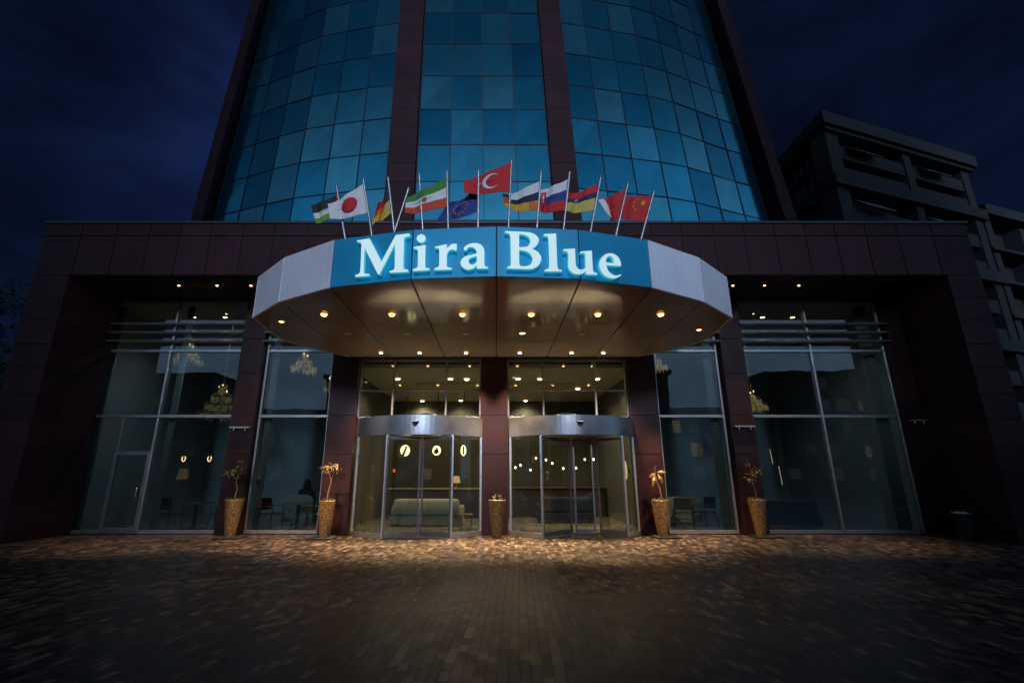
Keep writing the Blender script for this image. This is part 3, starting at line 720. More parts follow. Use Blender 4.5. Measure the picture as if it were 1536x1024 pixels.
# underside sheets, cut by the lengthwise and cross joints
def clip(poly, ax, v, keep_less):
    out = []; n = len(poly)
    for i in range(n):
        p, q = poly[i], poly[(i+1)%n]
        ip = (p[ax] <= v) == keep_less; iq = (q[ax] <= v) == keep_less
        if ip: out.append(p)
        if ip != iq:
            s = (v-p[ax])/(q[ax]-p[ax]); out.append((p[0]+(q[0]-p[0])*s, p[1]+(q[1]-p[1])*s))
    return out
und = inset(outline, .012)
xs = [-9,-4.45,-3.16,-1.555,.01,1.545,2.97,4.28,9]; ys = [5,8.28,9.39,10.71,12.28,15]
f = MB()
for i, (a, b) in enumerate(zip(xs, xs[1:])):
    for c, d in zip(ys, ys[1:]):
        gx = .017 if 1 <= i <= 6 else .010
        p = clip(clip(clip(clip(und,0,a+gx,False),0,b-gx,True),1,c+.004,False),1,d-.004,True)
        if len(p) >= 3 and abs(sum(p[k-1][0]*p[k][1]-p[k][0]*p[k-1][1] for k in range(len(p)))) > .01: 
            f.prism(p, Z0+.004, Z0+.03)
cpart(f, 'soffit', M['soffit'])

# downlights under the canopy
proto = {}
def downlight(name, key, r, lens, x, y, z, label, group, drop=.02):
    if key not in proto:
        f = MB(); f.lathe([(r,0),(r,-.012),(r*.86,-.014),(r*.86,0)], seg=20, closed=False)
        o = f.build(name, M['alu'] if lens != 'off' else M['alu_dark'])
        g = MB(); g.lathe([(r*.85,-.002),(r*.80,-drop*.55),(r*.56,-drop*.95),(r*.3,-drop*1.02),(.001,-drop*1.05)], seg=16, closed=False)
        two = lens in ('warm','warm_dim','lobby')
        if two:
            for q, fc in enumerate(g.f):
                if min((g.v[i][0]**2+g.v[i][1]**2)**.5 for i in fc) > r*.40: g.m[q] = 1
        l = g.build('lens', [M[lens], M['amber']] if two else M['iceil'], o)
        proto[key] = o
    else:
        o = copy_tree(proto[key])
    o.location = (x,y,z)
    tag(o, label, 'ceiling light', group)
    return o
def spot(x, y, z, w, ang, col=(1,.63,.31), blend=.7, rad=.05, rot=(0,0,0)):
    l = bpy.data.lights.new('downlight_lamp', 'SPOT'); l.energy = w; l.color = col; l.spot_size = R(ang); l.spot_blend = blend; l.shadow_soft_size = rad
    o = bpy.data.objects.new('downlight_lamp', l); COL.objects.link(o); o.location = (x,y,z); o.rotation_euler = rot; return o
ordn = ['leftmost','second from left','third from left','fourth from left','fifth from left','rightmost']
front = [-3.80,-2.30,-.74,.78,2.25,3.64]
for i, x in enumerate(front):
    downlight('canopy_downlight','A',.09,'warm',x,10.0,Z0+.004,f'lit round downlight in the front row under the canopy, {ordn[i]} of six','lit downlights under the canopy',.05)
    spot(x,10.0,Z0-.08,FRONT_W,105,blend=1.)
back = [-3.34,-2.22,-.87,.69,2.20,3.12]
for i, x in enumerate(back):
    downlight('canopy_downlight','B',.075,'warm',x,13.45,Z0+.004,f'lit round downlight in the back row above the doors, {ordn[i]} of six','lit downlights under the canopy',.04)
    spot(x,13.40,Z0-.08,BACK_W,84,blend=1.)
for x, y, s in ((-4.98,10.55,'left'),(4.98,11.2,'right')):
    downlight('canopy_downlight','C',.08,'warm_dim',x,y,Z0+.004,f'faint downlight near the outer {s} tip of the canopy underside','faint downlights at the canopy tips')
    spot(x,y,Z0-.08,TIP_W,55,rot=(R(28),0,0))
for i, x in enumerate((-3.73,-2.25,-.76,2.18)):
    downlight('canopy_downlight','D',.11,'off',x,11.55,Z0+.004,f'unlit round downlight in the middle row under the canopy, {["leftmost","second from left","third from left","rightmost"][i]}','unlit downlights under the canopy')
downlight('canopy_downlight','E',.10,'warm_dim',.66,11.5,Z0+.004,'only lit downlight of the middle row under the canopy, right of the centre seam','lit downlights under the canopy')
for i, x in enumerate((-9.29,-8.17,-7.18)):
    downlight('soffit_spotlight','F',.048,'warm',x,13.03,ZS,f'small spotlight in the wine red soffit left of the canopy, {["outermost","middle one","nearest the canopy"][i]}','spotlights in the recess soffit')
for i, x in enumerate((8.87,7.87,6.94)):
    downlight('soffit_spotlight','F',.048,'warm',x,13.03,ZS,f'small spotlight in the wine red soffit right of the canopy, {["outermost","middle one","nearest the canopy"][i]}','spotlights in the recess soffit')
for x in (-9.29,-8.17,-7.18,8.87,7.87,6.94): spot(x,13.03,ZS-.06,SOFFIT_W,50)

# ------------------------------------------------------------------ lettering
sign = tag(empty('illuminated_sign', (0,8.0,Z0)), 'glowing white serif letters reading Mira Blue on the blue canopy face', 'sign')
def smooth_loop(pts):
    n = len(pts); out = []
    for i in range(n):
        p0, p1, p2, p3 = pts[i-1], pts[i], pts[(i+1)%n], pts[(i+2)%n]
        if p1[2] and p2[2]: out.append((p1[0],p1[1])); continue
        a = Vector(p1[:2]); b = Vector(p2[:2])
        ta = (b-Vector(p0[:2]))*.5 if not p1[2] else (b-a)*.6
        tb = (Vector(p3[:2])-a)*.5 if not p2[2] else (b-a)*.6
        ln = (b-a).length
        for t_ in (ta, tb):
            if t_.length > ln*1.1: t_ *= ln*1.1/t_.length
        for k in range(5):
            s = k/5; h1=2*s**3-3*s*s+1; h2=s**3-2*s*s+s; h3=-2*s**3+3*s*s; h4=s**3-s*s
            q = a*h1+ta*h2+b*h3+tb*h4; out.append((q.x,q.y))
    return out
for ch, (org, t, loops) in LETTERS.items():
    cu = bpy.data.curves.new('letter', 'CURVE'); cu.dimensions = '2D'; cu.fill_mode = 'BOTH'; cu.extrude = .030; cu.bevel_depth = .007; cu.offset = -.006
    for lp in loops:
        q = smooth_loop(lp)
        sp = cu.splines.new('POLY'); sp.points.add(len(q)-1); sp.use_cyclic_u = True
        for p, (x, y) in zip(sp.points, q): p.co = (x,y,0,1)
    tmp = bpy.data.objects.new('tmp', cu); COL.objects.link(tmp)
    me = bpy.data.meshes.new_from_object(tmp.evaluated_get(bpy.context.evaluated_depsgraph_get()))
    bpy.data.objects.remove(tmp); 
    me.materials.clear(); me.materials.append(M['letter'])
    o = bpy.data.objects.new('letter', me); COL.objects.link(o)
    n = Vector((t[1],-t[0],0)); T_ = Vector((t[0],t[1],0)); U = Vector((0,0,1))
    pos = Vector(org)+n*.095
    m4 = Matrix(((T_.x,U.x,n.x,pos.x),(T_.y,U.y,n.y,pos.y-8.0),(T_.z,U.z,n.z,pos.z-Z0),(0,0,0,1)))
    o.parent = sign; o.matrix_local = m4
    o['label'] = f'glowing letter {ch}'

# ------------------------------------------------------------------ flags
def bil(q, u, v):
    a = Vector(q[0])*(1-u)+Vector(q[2])*u; b = Vector(q[1])*(1-u)+Vector(q[3])*u
    return a*(1-v)+b*v
def flag(idx, cat, label, fields, emblems=(), amp=.05, ph=0., sag=.05):
    """fields: function (u,v) cell -> cloth key; emblems: (name, cloth key, [uv polygons])"""
    b, t = POLES[idx-1]
    root = tag(empty('flag', b), label, cat, 'flags along the canopy roof')
    bv = Vector(b)
    f = MB(); d = Vector(t)-bv
    f.tube([(0,0,0), d*.5, d], [.024,.023,.022], 10); f.ball(d, .030, None, .026, 10, 6)
    f.tube([(0,0,0), d*.012+Vector((0,0,.02))], .06, 10)
    p = f.build('pole', M['steel'], root)
    if fields is None: return root
    q = FLAGS[idx]
    def S(u, v, o=0.):
        p = bil(q, u, v)
        w = amp*(u**.6)*(math.sin(2*PI*(u*1.25+ph)+v*1.1)+.35*math.sin(2*PI*(u*2.9+ph*1.7)-v*2))
        s_ = sag*math.sin(PI*u)*(1 if v < .5 else .6)
        return Vector((p.x+.012*math.sin(7*u+ph*5), p.y+w-o, p.z-s_+.25*w*(u)))-bv
    nu, nv = 36, 30
    mats = []; f = MB()
    grid = [S(i/nu, j/nv) for j in range(nv+1) for i in range(nu+1)]
    o = len(f.v); 
    keys = []
    faces = {}
    for j in range(nv):
        for i in range(nu):
            k = fields((i+.5)/nu, (j+.5)/nv)
            if k not in keys: keys.append(k)
            faces.setdefault(k, []).append((j*(nu+1)+i, j*(nu+1)+i+1, (j+1)*(nu+1)+i+1, (j+1)*(nu+1)+i))
    f.v = [tuple(p) for p in grid]
    for k in keys:
        f.f += faces[k]; f.m += [keys.index(k)]*len(faces[k]); f.sm += [True]*len(faces[k])
    cl = f.build('cloth', [CL[k] for k in keys], root)
    so = cl.modifiers.new('thickness', 'SOLIDIFY'); so.thickness = .004; so.offset = 0
    for nm, key, polys in emblems:
        e = MB()
        for poly in polys:
            if isinstance(poly[0], list):                # strip: two matching rows of points
                A, B_ = poly
                vs = [S(u,v,.012) for u,v in A]+[S(u,v,.012) for u,v in B_]; n = len(A)
                e.add(vs, [(i,i+1,n+i+1,n+i) for i in range(n-1)], 0, True)
            else:
                c = (sum(p[0] for p in poly)/len(poly), sum(p[1] for p in poly)/len(poly)); n = len(poly)
                rings = [1,.66,.33]
                vs = [S(c[0]+(u-c[0])*r, c[1]+(v-c[1])*r, .012) for r in rings for u, v in poly]+[S(*c,.012)]
                fs = [(r*n+i, r*n+(i+1)%n, (r+1)*n+(i+1)%n, (r+1)*n+i) for r in range(2) for i in range(n)]+[(2*n+i,2*n+(i+1)%n,3*n) for i in range(n)]
                e.add(vs, fs, 0, True)
        em = e.build(nm, CL[key], cl)
        so = em.modifiers.new('thickness', 'SOLIDIFY'); so.thickness = .004; so.offset = 0
    return root
def disc(cu, cv, ru, rv, n=28): return [(cu+ru*math.cos(2*PI*k/n), cv+rv*math.sin(2*PI*k/n)) for k in range(n)]
def star(cu, cv, ru, rv, rot=0, k=.42): return [(cu+ru*(1 if i%2==0 else k)*math.sin(2*PI*i/10+rot), cv-rv*(1 if i%2==0 else k)*math.cos(2*PI*i/10+rot)) for i in range(10)]
def crescent(cu, cv, ru, rv, side=1):
    A, B_ = [], []
    for i in range(25):
        a = -2.45+4.9*i/24
        A.append((cu-side*ru*math.cos(a), cv+rv*math.sin(a)))
        a2 = -2.2+4.4*i/24
        B_.append((cu+side*ru*.26-side*ru*.80*math.cos(a2*1.115), cv+rv*.80*math.sin(a2*1.115)))
    A[0]=B_[0]; A[-1]=B_[-1]
    return [A, B_]
S3 = lambda a, b, c: (lambda u, v: a if v < 1/3 else b if v < 2/3 else c)
flag(1, 'flag', 'black, white and green striped flag with a red edge, leftmost on the canopy', lambda u, v: 'red' if u < .07 and v < .35 else ('black' if v < .42 else 'white' if v < .74 else 'lime'), amp=.03, ph=.1)
flag(2, 'flag', 'white flag with one large red disc', lambda u, v: 'white', [('red_disc','red',[disc(.42,.50,.22,.31)])], amp=.04, ph=.3, sag=.06)
def f3(u, v):
    w = u+.35*(v-.5)
    if u < .42 and v < .52-.1*u: return 'black'
    if u < .38: return 'yellow' if v > .5 else 'black'
    if v < .40: return 'red'
    if w < .80: return 'orange' if v < .62 else 'gold'
    return 'brick' if v < .66 else 'gold'
flag(3, 'flag', 'limp black, red and gold flag drooping beside the red disc flag', f3, amp=.06, ph=.55, sag=.02)
flag(4, 'flagpole', 'bare metal pole leaning right with no cloth, left of the green, white and red flag', None)
flag(5, 'flagpole', 'upright metal pole hidden behind the green, white and red flag', None)
flag(6, 'flag', 'green, white and red striped flag with a small red emblem', S3('green','white','brick'), [('red_emblem','red',[[(.47,.36),(.50,.40),(.50,.62),(.47,.58)],[(.53,.40),(.56,.36),(.56,.58),(.53,.62)],disc(.515,.50,.012,.13,10)])], amp=.05, ph=.15)
flag(7, 'flag', 'blue flag with a ring of yellow stars, half hidden by the red crescent flag', lambda u, v: 'blue', [('yellow_star','gold',[star(.5+.19*math.sin(2*PI*i/12), .52-.29*math.cos(2*PI*i/12), .035,.055) for i in range(12)])], amp=.06, ph=.6)
flag(8, 'flag', 'tall red flag with a white crescent and star, highest over the sign', lambda u, v: 'red', [('white_crescent','white',[crescent(.40,.50,-.19,.33)]),('white_star','white',[star(.66,.47,.07,.12,.5)])], amp=.035, ph=.25, sag=.045)
flag(9, 'flag', 'white, navy and yellow striped flag with a dark red fly end', lambda u, v: ('pink' if v < .25 else 'brick' if v < .66 else 'gold') if u > .87 else ('white' if v < .36 else 'navy' if v < .66 else ('orange' if u < .25 and v > .72-.3*u else 'gold')), amp=.05, ph=.4)
flag(10, 'flag', 'white, blue and red striped flag with a red shield near its fly end', S3('white','blue','red'), [('red_shield','red',[[(.76,.16),(.96,.16),(.97,.5),(.93,.72),(.86,.84),(.79,.70),(.75,.45)]]),('white_cross','white',[[(.845,.24),(.885,.24),(.885,.62),(.845,.62)],[(.80,.34),(.93,.34),(.93,.42),(.80,.42)]])], amp=.05, ph=.2)
flag(11, 'flag', 'red, navy and yellow striped flag with a pink and white emblem', lambda u, v: 'red' if v < .30 else 'navy' if v < .52 else ('lime' if u > .86 else 'yellow'), [('pink_emblem','pink',[disc(.63,.44,.055,.10,8)]),('red_emblem','red',[star(.63,.44,.04,.07)])], amp=.05, ph=.5)
flag(12, 'flag', 'plain red flag with a rounded white fly end', lambda u, v: 'white' if u > .66+.16*(2*v-.9)**2 and v < .92 else ('pink' if u > .7 and v > .9 else 'red'), amp=.05, ph=.35)
flag(13, 'flag', 'red flag with one big and four small yellow stars, rightmost on the canopy', lambda u, v: 'red', [('yellow_star','gold',[star(.26,.30,.10,.16,.2)]+[star(a,b,.04,.06,.4) for a,b in ((.46,.18),(.54,.30),(.54,.46),(.46,.58))])], amp=.03, ph=.15, sag=.03)

# ------------------------------------------------------------------ foliage
def leaf(mb, c, d, up, ln, w):
    """one bent leaf of four faces"""
    d = d.normalized(); s = d.cross(up)
    if s.length < .01: s = d.cross(Vector((1,0,0)))
    s.normalize(); n = s.cross(d)
    p = [c, c+d*ln*.5+s*w*.5+n*ln*.05, c+d*ln*.5-s*w*.5+n*ln*.05, c+d*ln-n*ln*.12, c+d*ln*.5+n*ln*.12]
    mb.add(p, [(0,1,4),(0,4,2),(1,3,4),(4,3,2)])
def rvec(r):
    while True:
        v = Vector((r.uniform(-1,1), r.uniform(-1,1), r.uniform(-1,1)))
        if .05 < v.length < 1: return v
def crown(centers, n, ln, w, r):
    mb = MB()
    for c, rad in centers:
        c = Vector(c); k = int(n*rad*rad)
        for _ in range(k):
            v = rvec(r); v = v.normalized()*(v.length**.45)
            p = c+Vector((v.x*rad, v.y*rad, v.z*rad*.8))
            leaf(mb, p, v+rvec(r)*.9+Vector((0,0,-.2)), rvec(r), ln*r.uniform(.6,1.3), w*r.uniform(.7,1.2))
    return mb
def tree(x, y, h, spread, label, seed, n=170, ln=.22, group='trees'):
    r = random.Random(seed); t = tag(empty('tree', (x,y,0)), label, 'tree', group)
    f = MB(); top = Vector((r.uniform(-.3,.3), r.uniform(-.3,.3), h*.72))
    pts = [(0,0,0),(top.x*.2,top.y*.1,h*.2),(top.x*.6,top.y*.5,h*.45),tuple(top)]
    f.tube(pts, [h*.026,h*.021,h*.015,h*.006], 9)
    cs = []
    for i in range(13):
        a = i*2.4+r.uniform(-.4,.4); z = h*(.30+.6*i/13); rr = spread*(1-.55*abs(i/13-.35))*r.uniform(.6,1.05)
        tip = Vector((math.cos(a)*rr, math.sin(a)*rr, z+h*.06)); st = Vector((top.x*z/h, top.y*z/h, z-h*.08))
        f.tube([st, st.lerp(tip,.5)+Vector((0,0,h*.03)), tip], [h*.009,h*.006,.01], 6)
        for _ in range(3):
            cs.append((tip+rvec(r)*spread*.28, spread*r.uniform(.16,.30)))
    cs.append(((top.x,top.y,h*.92), spread*.3))
    f.build('trunk', M['bark'], t)
    crown(cs, n, ln, ln*.45, r).build('crown', M['leaf'], t)
    return t
def bush(x, y, h, w, label, seed, group):
    r = random.Random(seed); t = tag(empty('shrub', (x,y,0)), label, 'shrub', group)
    f = MB()
    for k in range(6):
        a = k*1.05; f.tube([(0,0,0),(math.cos(a)*w*.25,math.sin(a)*w*.25,h*.35),(math.cos(a)*w*.4,math.sin(a)*w*.4,h*.7)], [.03,.02,.008], 6)
    f.build('stem', M['bark'], t)
    cs = [(Vector((r.uniform(-w,w)*.42, r.uniform(-w,w)*.42, r.uniform(.25,.85)*h)), r.uniform(.18,.34)*w) for _ in range(16)]
    crown(cs, 420, .13, .06, r).build('foliage', M['leaf'], t)
    return t
tree(-21.5, 17.5, 9.6, 3.1, 'dark leafy tree beyond the left end of the hotel front', 3)
tree(-26.5, 22.0, 8.6, 3.0, 'lower dark tree behind the leafy one at the left edge', 8)
bush(14.6, 11.2, 2.9, 1.7, 'dark shrub at the foot of the right end pier', 5, 'shrubs right of the entrance')
bush(17.0, 12.4, 3.3, 2.1, 'broad dark shrub beyond the right end pier, at the frame edge', 6, 'shrubs right of the entrance')

# ------------------------------------------------------------------ potted plants
def planter(x, y, h, rt, rb, label, kind, seed, mat='offx', dx=0.):
    r = random.Random(seed); t = tag(empty('potted_plant', (x,y,0)), label, 'potted plant', 'gold planters along the front')
    if mat:
        f = MB(); f.box(-.30+dx,.36+dx,-.26,.24,.004,.045); f.build('base_plate', M['rubber'], t, bevel=.008)
    f = MB(); b0 = .046 if mat else .004
    f.lathe([(rb*.96,b0),(rb,b0+.02),(rb+(rt-rb)*.5,h*.5),(rt*.99,h-.02),(rt,h),(rt-.03,h),(rt-.035,h-.05)], seg=28, closed=False)
    f.build('pot', M['pot'], t)
    f = MB(); f.lathe([(rt-.034,h-.06),(rt*.5,h-.035),(.001,h-.03)], seg=20, closed=False); f.build('soil', M['bark'], t)
    if kind == 'spiky':
        f = MB()
        for i in range(22):
            a = i*2.4; el = .5+.5*(i/22)
            d = Vector((math.cos(a)*(1-el*.8), math.sin(a)*(1-el*.8), el)); leaf(f, Vector((0,0,h-.04)), d, Vector((0,0,1)), r.uniform(.16,.27), .035)
        f.build('leaf_rosette', M['leaf'], t); return t
    f = MB()
    for i in range(26):
        a = i*2.39; rr = rt*.8*math.sqrt((i+.5)/26); c = Vector((math.cos(a)*rr, math.sin(a)*rr, h-.03))
        for _ in range(16): leaf(f, c+rvec(r)*.03, rvec(r)+Vector((0,0,.7)), rvec(r), r.uniform(.04,.09), .022)
    f.build('moss', M['moss'], t)
    st = MB(); lf = MB()
    def stem(pts, r0, r1):
        n = len(pts); st.tube(pts, [r0+(r1-r0)*i/(n-1) for i in range(n)], 8)
    def tuft(c, n, ln, w, droop=0., spread=1.):
        for _ in range(n):
            d = rvec(r); d.z = d.z*.6-droop; leaf(lf, Vector(c)+rvec(r)*.05*spread, d, rvec(r), ln*r.uniform(.6,1.2), w)
    mk = 'leafolive'
    if kind == 'twist':
        stem([(0,0,h-.06),(.0,0,h+.12),(.02,.02,h+.28),(-.03,0,h+.40),(-.02,0,h+.55)], .022, .012)
        stem([(-.02,0,h+.5),(-.16,0,h+.66),(-.26,0,h+.70)], .010, .005); stem([(-.02,0,h+.5),(.03,0,h+.75),(.05,0,h+1.02)], .010, .004)
        for c in ((-.27,0,h+.70),(-.18,.03,h+.66),(-.10,0,h+.72),(-.02,-.03,h+.68),(.03,0,h+.80)): tuft(c, 22, .13, .05, .1, 1.5)
        tuft((.05,0,h+.95), 16, .12, .035, -.3)
    elif kind == 'fork':
        stem([(-.02,0,h-.06),(.0,0,h+.20),(.04,.01,h+.40),(.05,0,h+.52)], .026, .018)
        stem([(.05,0,h+.5),(-.02,0,h+.68),(-.08,0,h+.82)], .012, .007); stem([(.05,0,h+.5),(.09,.02,h+.68),(.13,0,h+.86)], .012, .007)
        tuft((-.11,0,h+.84), 46, .13, .05, .35, 1.6); tuft((.15,0,h+.88), 46, .15, .055, .45, 1.8); mk = 'leafgold'
    elif kind == 'lean':
        stem([(.05,0,h-.06),(.04,0,h+.14),(.02,0,h+.30),(-.04,0,h+.46),(-.05,0,h+.60)], .026, .013)
        stem([(-.05,0,h+.58),(-.07,0,h+.72),(-.04,0,h+.90)], .010, .003)
        for c, d_, l_ in (((-.08,0,h+.66),Vector((-.25,-.1,-1)),.34),((-.06,0,h+.68),Vector((-.1,.2,-.9)),.28),((.0,0,h+.70),Vector((.35,0,-.75)),.30),((.0,0,h+.74),Vector((.9,0,-.2)),.26),((-.02,0,h+.72),Vector((.5,-.2,.1)),.22),((-.06,0,h+.7),Vector((-.6,0,-.4)),.2)):
            for _ in range(3): leaf(lf, Vector(c), d_+rvec(r)*.18, Vector((0,-1,0)), l_, .085)
        mk = 'leafgold'
    else:
        stem([(.0,0,h-.06),(.01,0,h+.2),(-.02,0,h+.36),(-.04,.01,h+.50),(.03,0,h+.56)], .015, .009)
        stem([(-.03,0,h+.5),(-.10,0,h+.62),(-.02,0,h+.72),(.14,0,h+.74)], .010, .004); stem([(0,0,h+.62),(-.06,0,h+.85),(-.14,0,h+1.08)], .008, .003)
        for c in ((-.10,0,h+.56),(-.04,0,h+.66),(.06,0,h+.72),(.14,0,h+.74)): tuft(c, 13, .17, .04, .1, 1.2)
        tuft((-.10,0,h+.92), 10, .13, .03, -.2); mk = 'leafgold'
    st.build('stem', M['stemtan'], t); lf.build('leaves', M[mk], t)
    return t
planter(-6.98, 13.42, .97, .235, .13, 'gold mosaic planter with a dark leafy twisted stem, by the left bay', 'twist', 11)
planter(-4.46, 13.30, .95, .215, .13, 'gold mosaic planter with a forked stem and two leaf clusters, by the left revolving door', 'fork', 12, dx=-.08)
planter(.025, 13.60, .95, .235, .13, 'brown mosaic planter with a short spiky plant between the two revolving doors', 'spiky', 13, mat=None)
planter(4.42, 13.55, .95, .23, .13, 'gold mosaic planter with big drooping dry leaves, right of the right revolving door', 'lean', 14, dx=.05)
planter(7.06, 13.62, .96, .235, .125, 'gold mosaic planter with a thin arching stem, by the pier of the right bay', 'arch', 15, dx=.1)
t = tag(empty('waste_bin', (12.35,13.4,0)), 'dark tapered bin with a pale rim at the far right of the front', 'bin')
f = MB(); f.lathe([(.16,.005),(.17,.03),(.22,.62)], seg=24, closed=True); f.build('body', M['rubber'], t)
f = MB(); f.lathe([(.222,.60),(.235,.60),(.235,.66),(.205,.66),(.205,.63)], seg=24, closed=False); f.build('rim', M['alu'], t)

# ------------------------------------------------------------------ cafe and lobby
def chair_proto(x, y, rz, label, group):
    t = tag(empty('cafe_chair', (x,y,.03), rz), label, 'chair', group)
    f = MB(); f.box(-.23,.23,-.23,.23,.43,.47); f.build('seat', M['darkwood'], t, bevel=.012)
    f = MB()
    f.hexa([(-.23,.20,.56),(.23,.20,.56),(.23,.235,.56),(-.23,.235,.56)], [(-.22,.28,.90),(.22,.28,.90),(.22,.31,.90),(-.22,.31,.90)]); f.build('backrest', M['darkwood'], t, bevel=.012)
    for sx in (-1,1):
        f = MB(); f.tube([(sx*.25,-.22,0),(sx*.25,-.19,.45),(sx*.25,-.18,.66)], .014, 8); f.build('leg', M['blackmetal'], t)
        f = MB(); f.tube([(sx*.25,.30,0),(sx*.25,.20,.44),(sx*.245,.25,.75),(sx*.24,.29,.88)], .014, 8); f.build('leg', M['blackmetal'], t)
        f = MB(); f.box(sx*.25-.022,sx*.25+.022,-.21,.25,.655,.68); f.build('armrest', M['wood'], t, bevel=.008)
    return t
chair0 = None
def chair(x, y, rz, label, group='dark cafe armchairs behind the glass'):
    global chair0
    if chair0 is None: chair0 = chair_proto(x, y, rz, label, group); return chair0
    c = copy_tree(chair0); c.location = (x,y,.03); c.rotation_euler = (0,0,rz); tag(c, label, 'chair', group); return c
def table(x, y, label, r=.36):
    t = tag(empty('cafe_table', (x,y,.03)), label, 'table', 'cafe tables behind the glass')
    f = MB(); f.box(-r,r,-r,r,.725,.755); f.build('table_top', M['wood'], t, bevel=.008)
    f = MB(); f.box(-.04,.04,-.04,.04,.03,.724); f.build('pedestal', M['blackmetal'], t)
    f = MB(); f.box(-.22,.22,-.22,.22,0,.029); f.build('base', M['blackmetal'], t, bevel=.006)
chair(-9.85,15.3,R(78),'dark armchair left of the table in the left cafe bay')
chair(-8.35,15.3,R(-80),'dark armchair right of the table in the left cafe bay')
table(-9.1,15.3,'square dark table between two chairs in the left cafe bay')
chair(-6.75,15.25,R(75),'dark armchair left of the table by the narrow left window')
chair(-5.25,15.3,R(-78),'dark armchair right of the table by the narrow left window')
table(-6.0,15.3,'square dark table by the narrow left window')
chair(5.75,15.5,R(160),'dark armchair in front of the cream armchair by the narrow right window')
chair(6.55,15.9,R(-70),'dark armchair at the right edge of the narrow right window')
def armchair(x, y, rz, w, h, label, sag=0.):
    t = tag(empty('armchair', (x,y,.03), rz), label, 'armchair', 'cream armchairs in the cafe')
    f = MB(); f.box(-w/2+.1,w/2-.1,-.36,.30,.18,.46); f.build('seat', M['cream'], t, bevel=.05)
    f = MB()
    n = 14; rows = []
    for i in range(n+1):                                 # draped backrest with a soft, folded top edge
        x_ = -w/2+w*i/n; e = 1-abs(2*i/n-1)**5*.16
        top = h*e-sag*math.sin(PI*i/n)
        fo = .012*math.sin(i*2.7)
        rows.append([(x_,.26+fo,.12),(x_*1.0,.31+fo,h*.5),(x_*.98,.34+fo,top-.06),(x_*.97,.31,top),(x_*.97,.22,top-.01),(x_*.97,.16,top-.1),(x_,.14,.30)])
    vs = [p for r_ in rows for p in r_]; k = len(rows[0])
    f.add(vs, [(i*k+j,(i+1)*k+j,(i+1)*k+j+1,i*k+j+1) for i in range(n) for j in range(k-1)], 0, True)
    f.add(rows[0], [tuple(range(k))]); f.add(rows[-1], [tuple(range(k-1,-1,-1))])
    f.build('backrest', M['cream'], t)
    for s in (-1,1):
        f = MB(); f.box(s*(w/2-.1)-.07,s*(w/2-.1)+.07,-.36,.13,.12,.62); f.build('arm', M['cream'], t, bevel=.05)
        f = MB(); f.box(s*(w/2-.14)-.025,s*(w/2-.14)+.025,-.3,-.25,0,.18); f.build('leg', M['darkwood'], t)
    return t
armchair(-6.38,16.5,PI,1.0,.96,'cream draped armchair seen from behind with a person sitting in it')
armchair(5.3,16.2,PI+.12,.95,.98,'cream armchair draped with a sagging cloth, left one behind the narrow right window',.10)
armchair(6.2,16.6,PI-.15,.95,.98,'cream armchair draped with a sagging cloth, right one behind the narrow right window',.10)

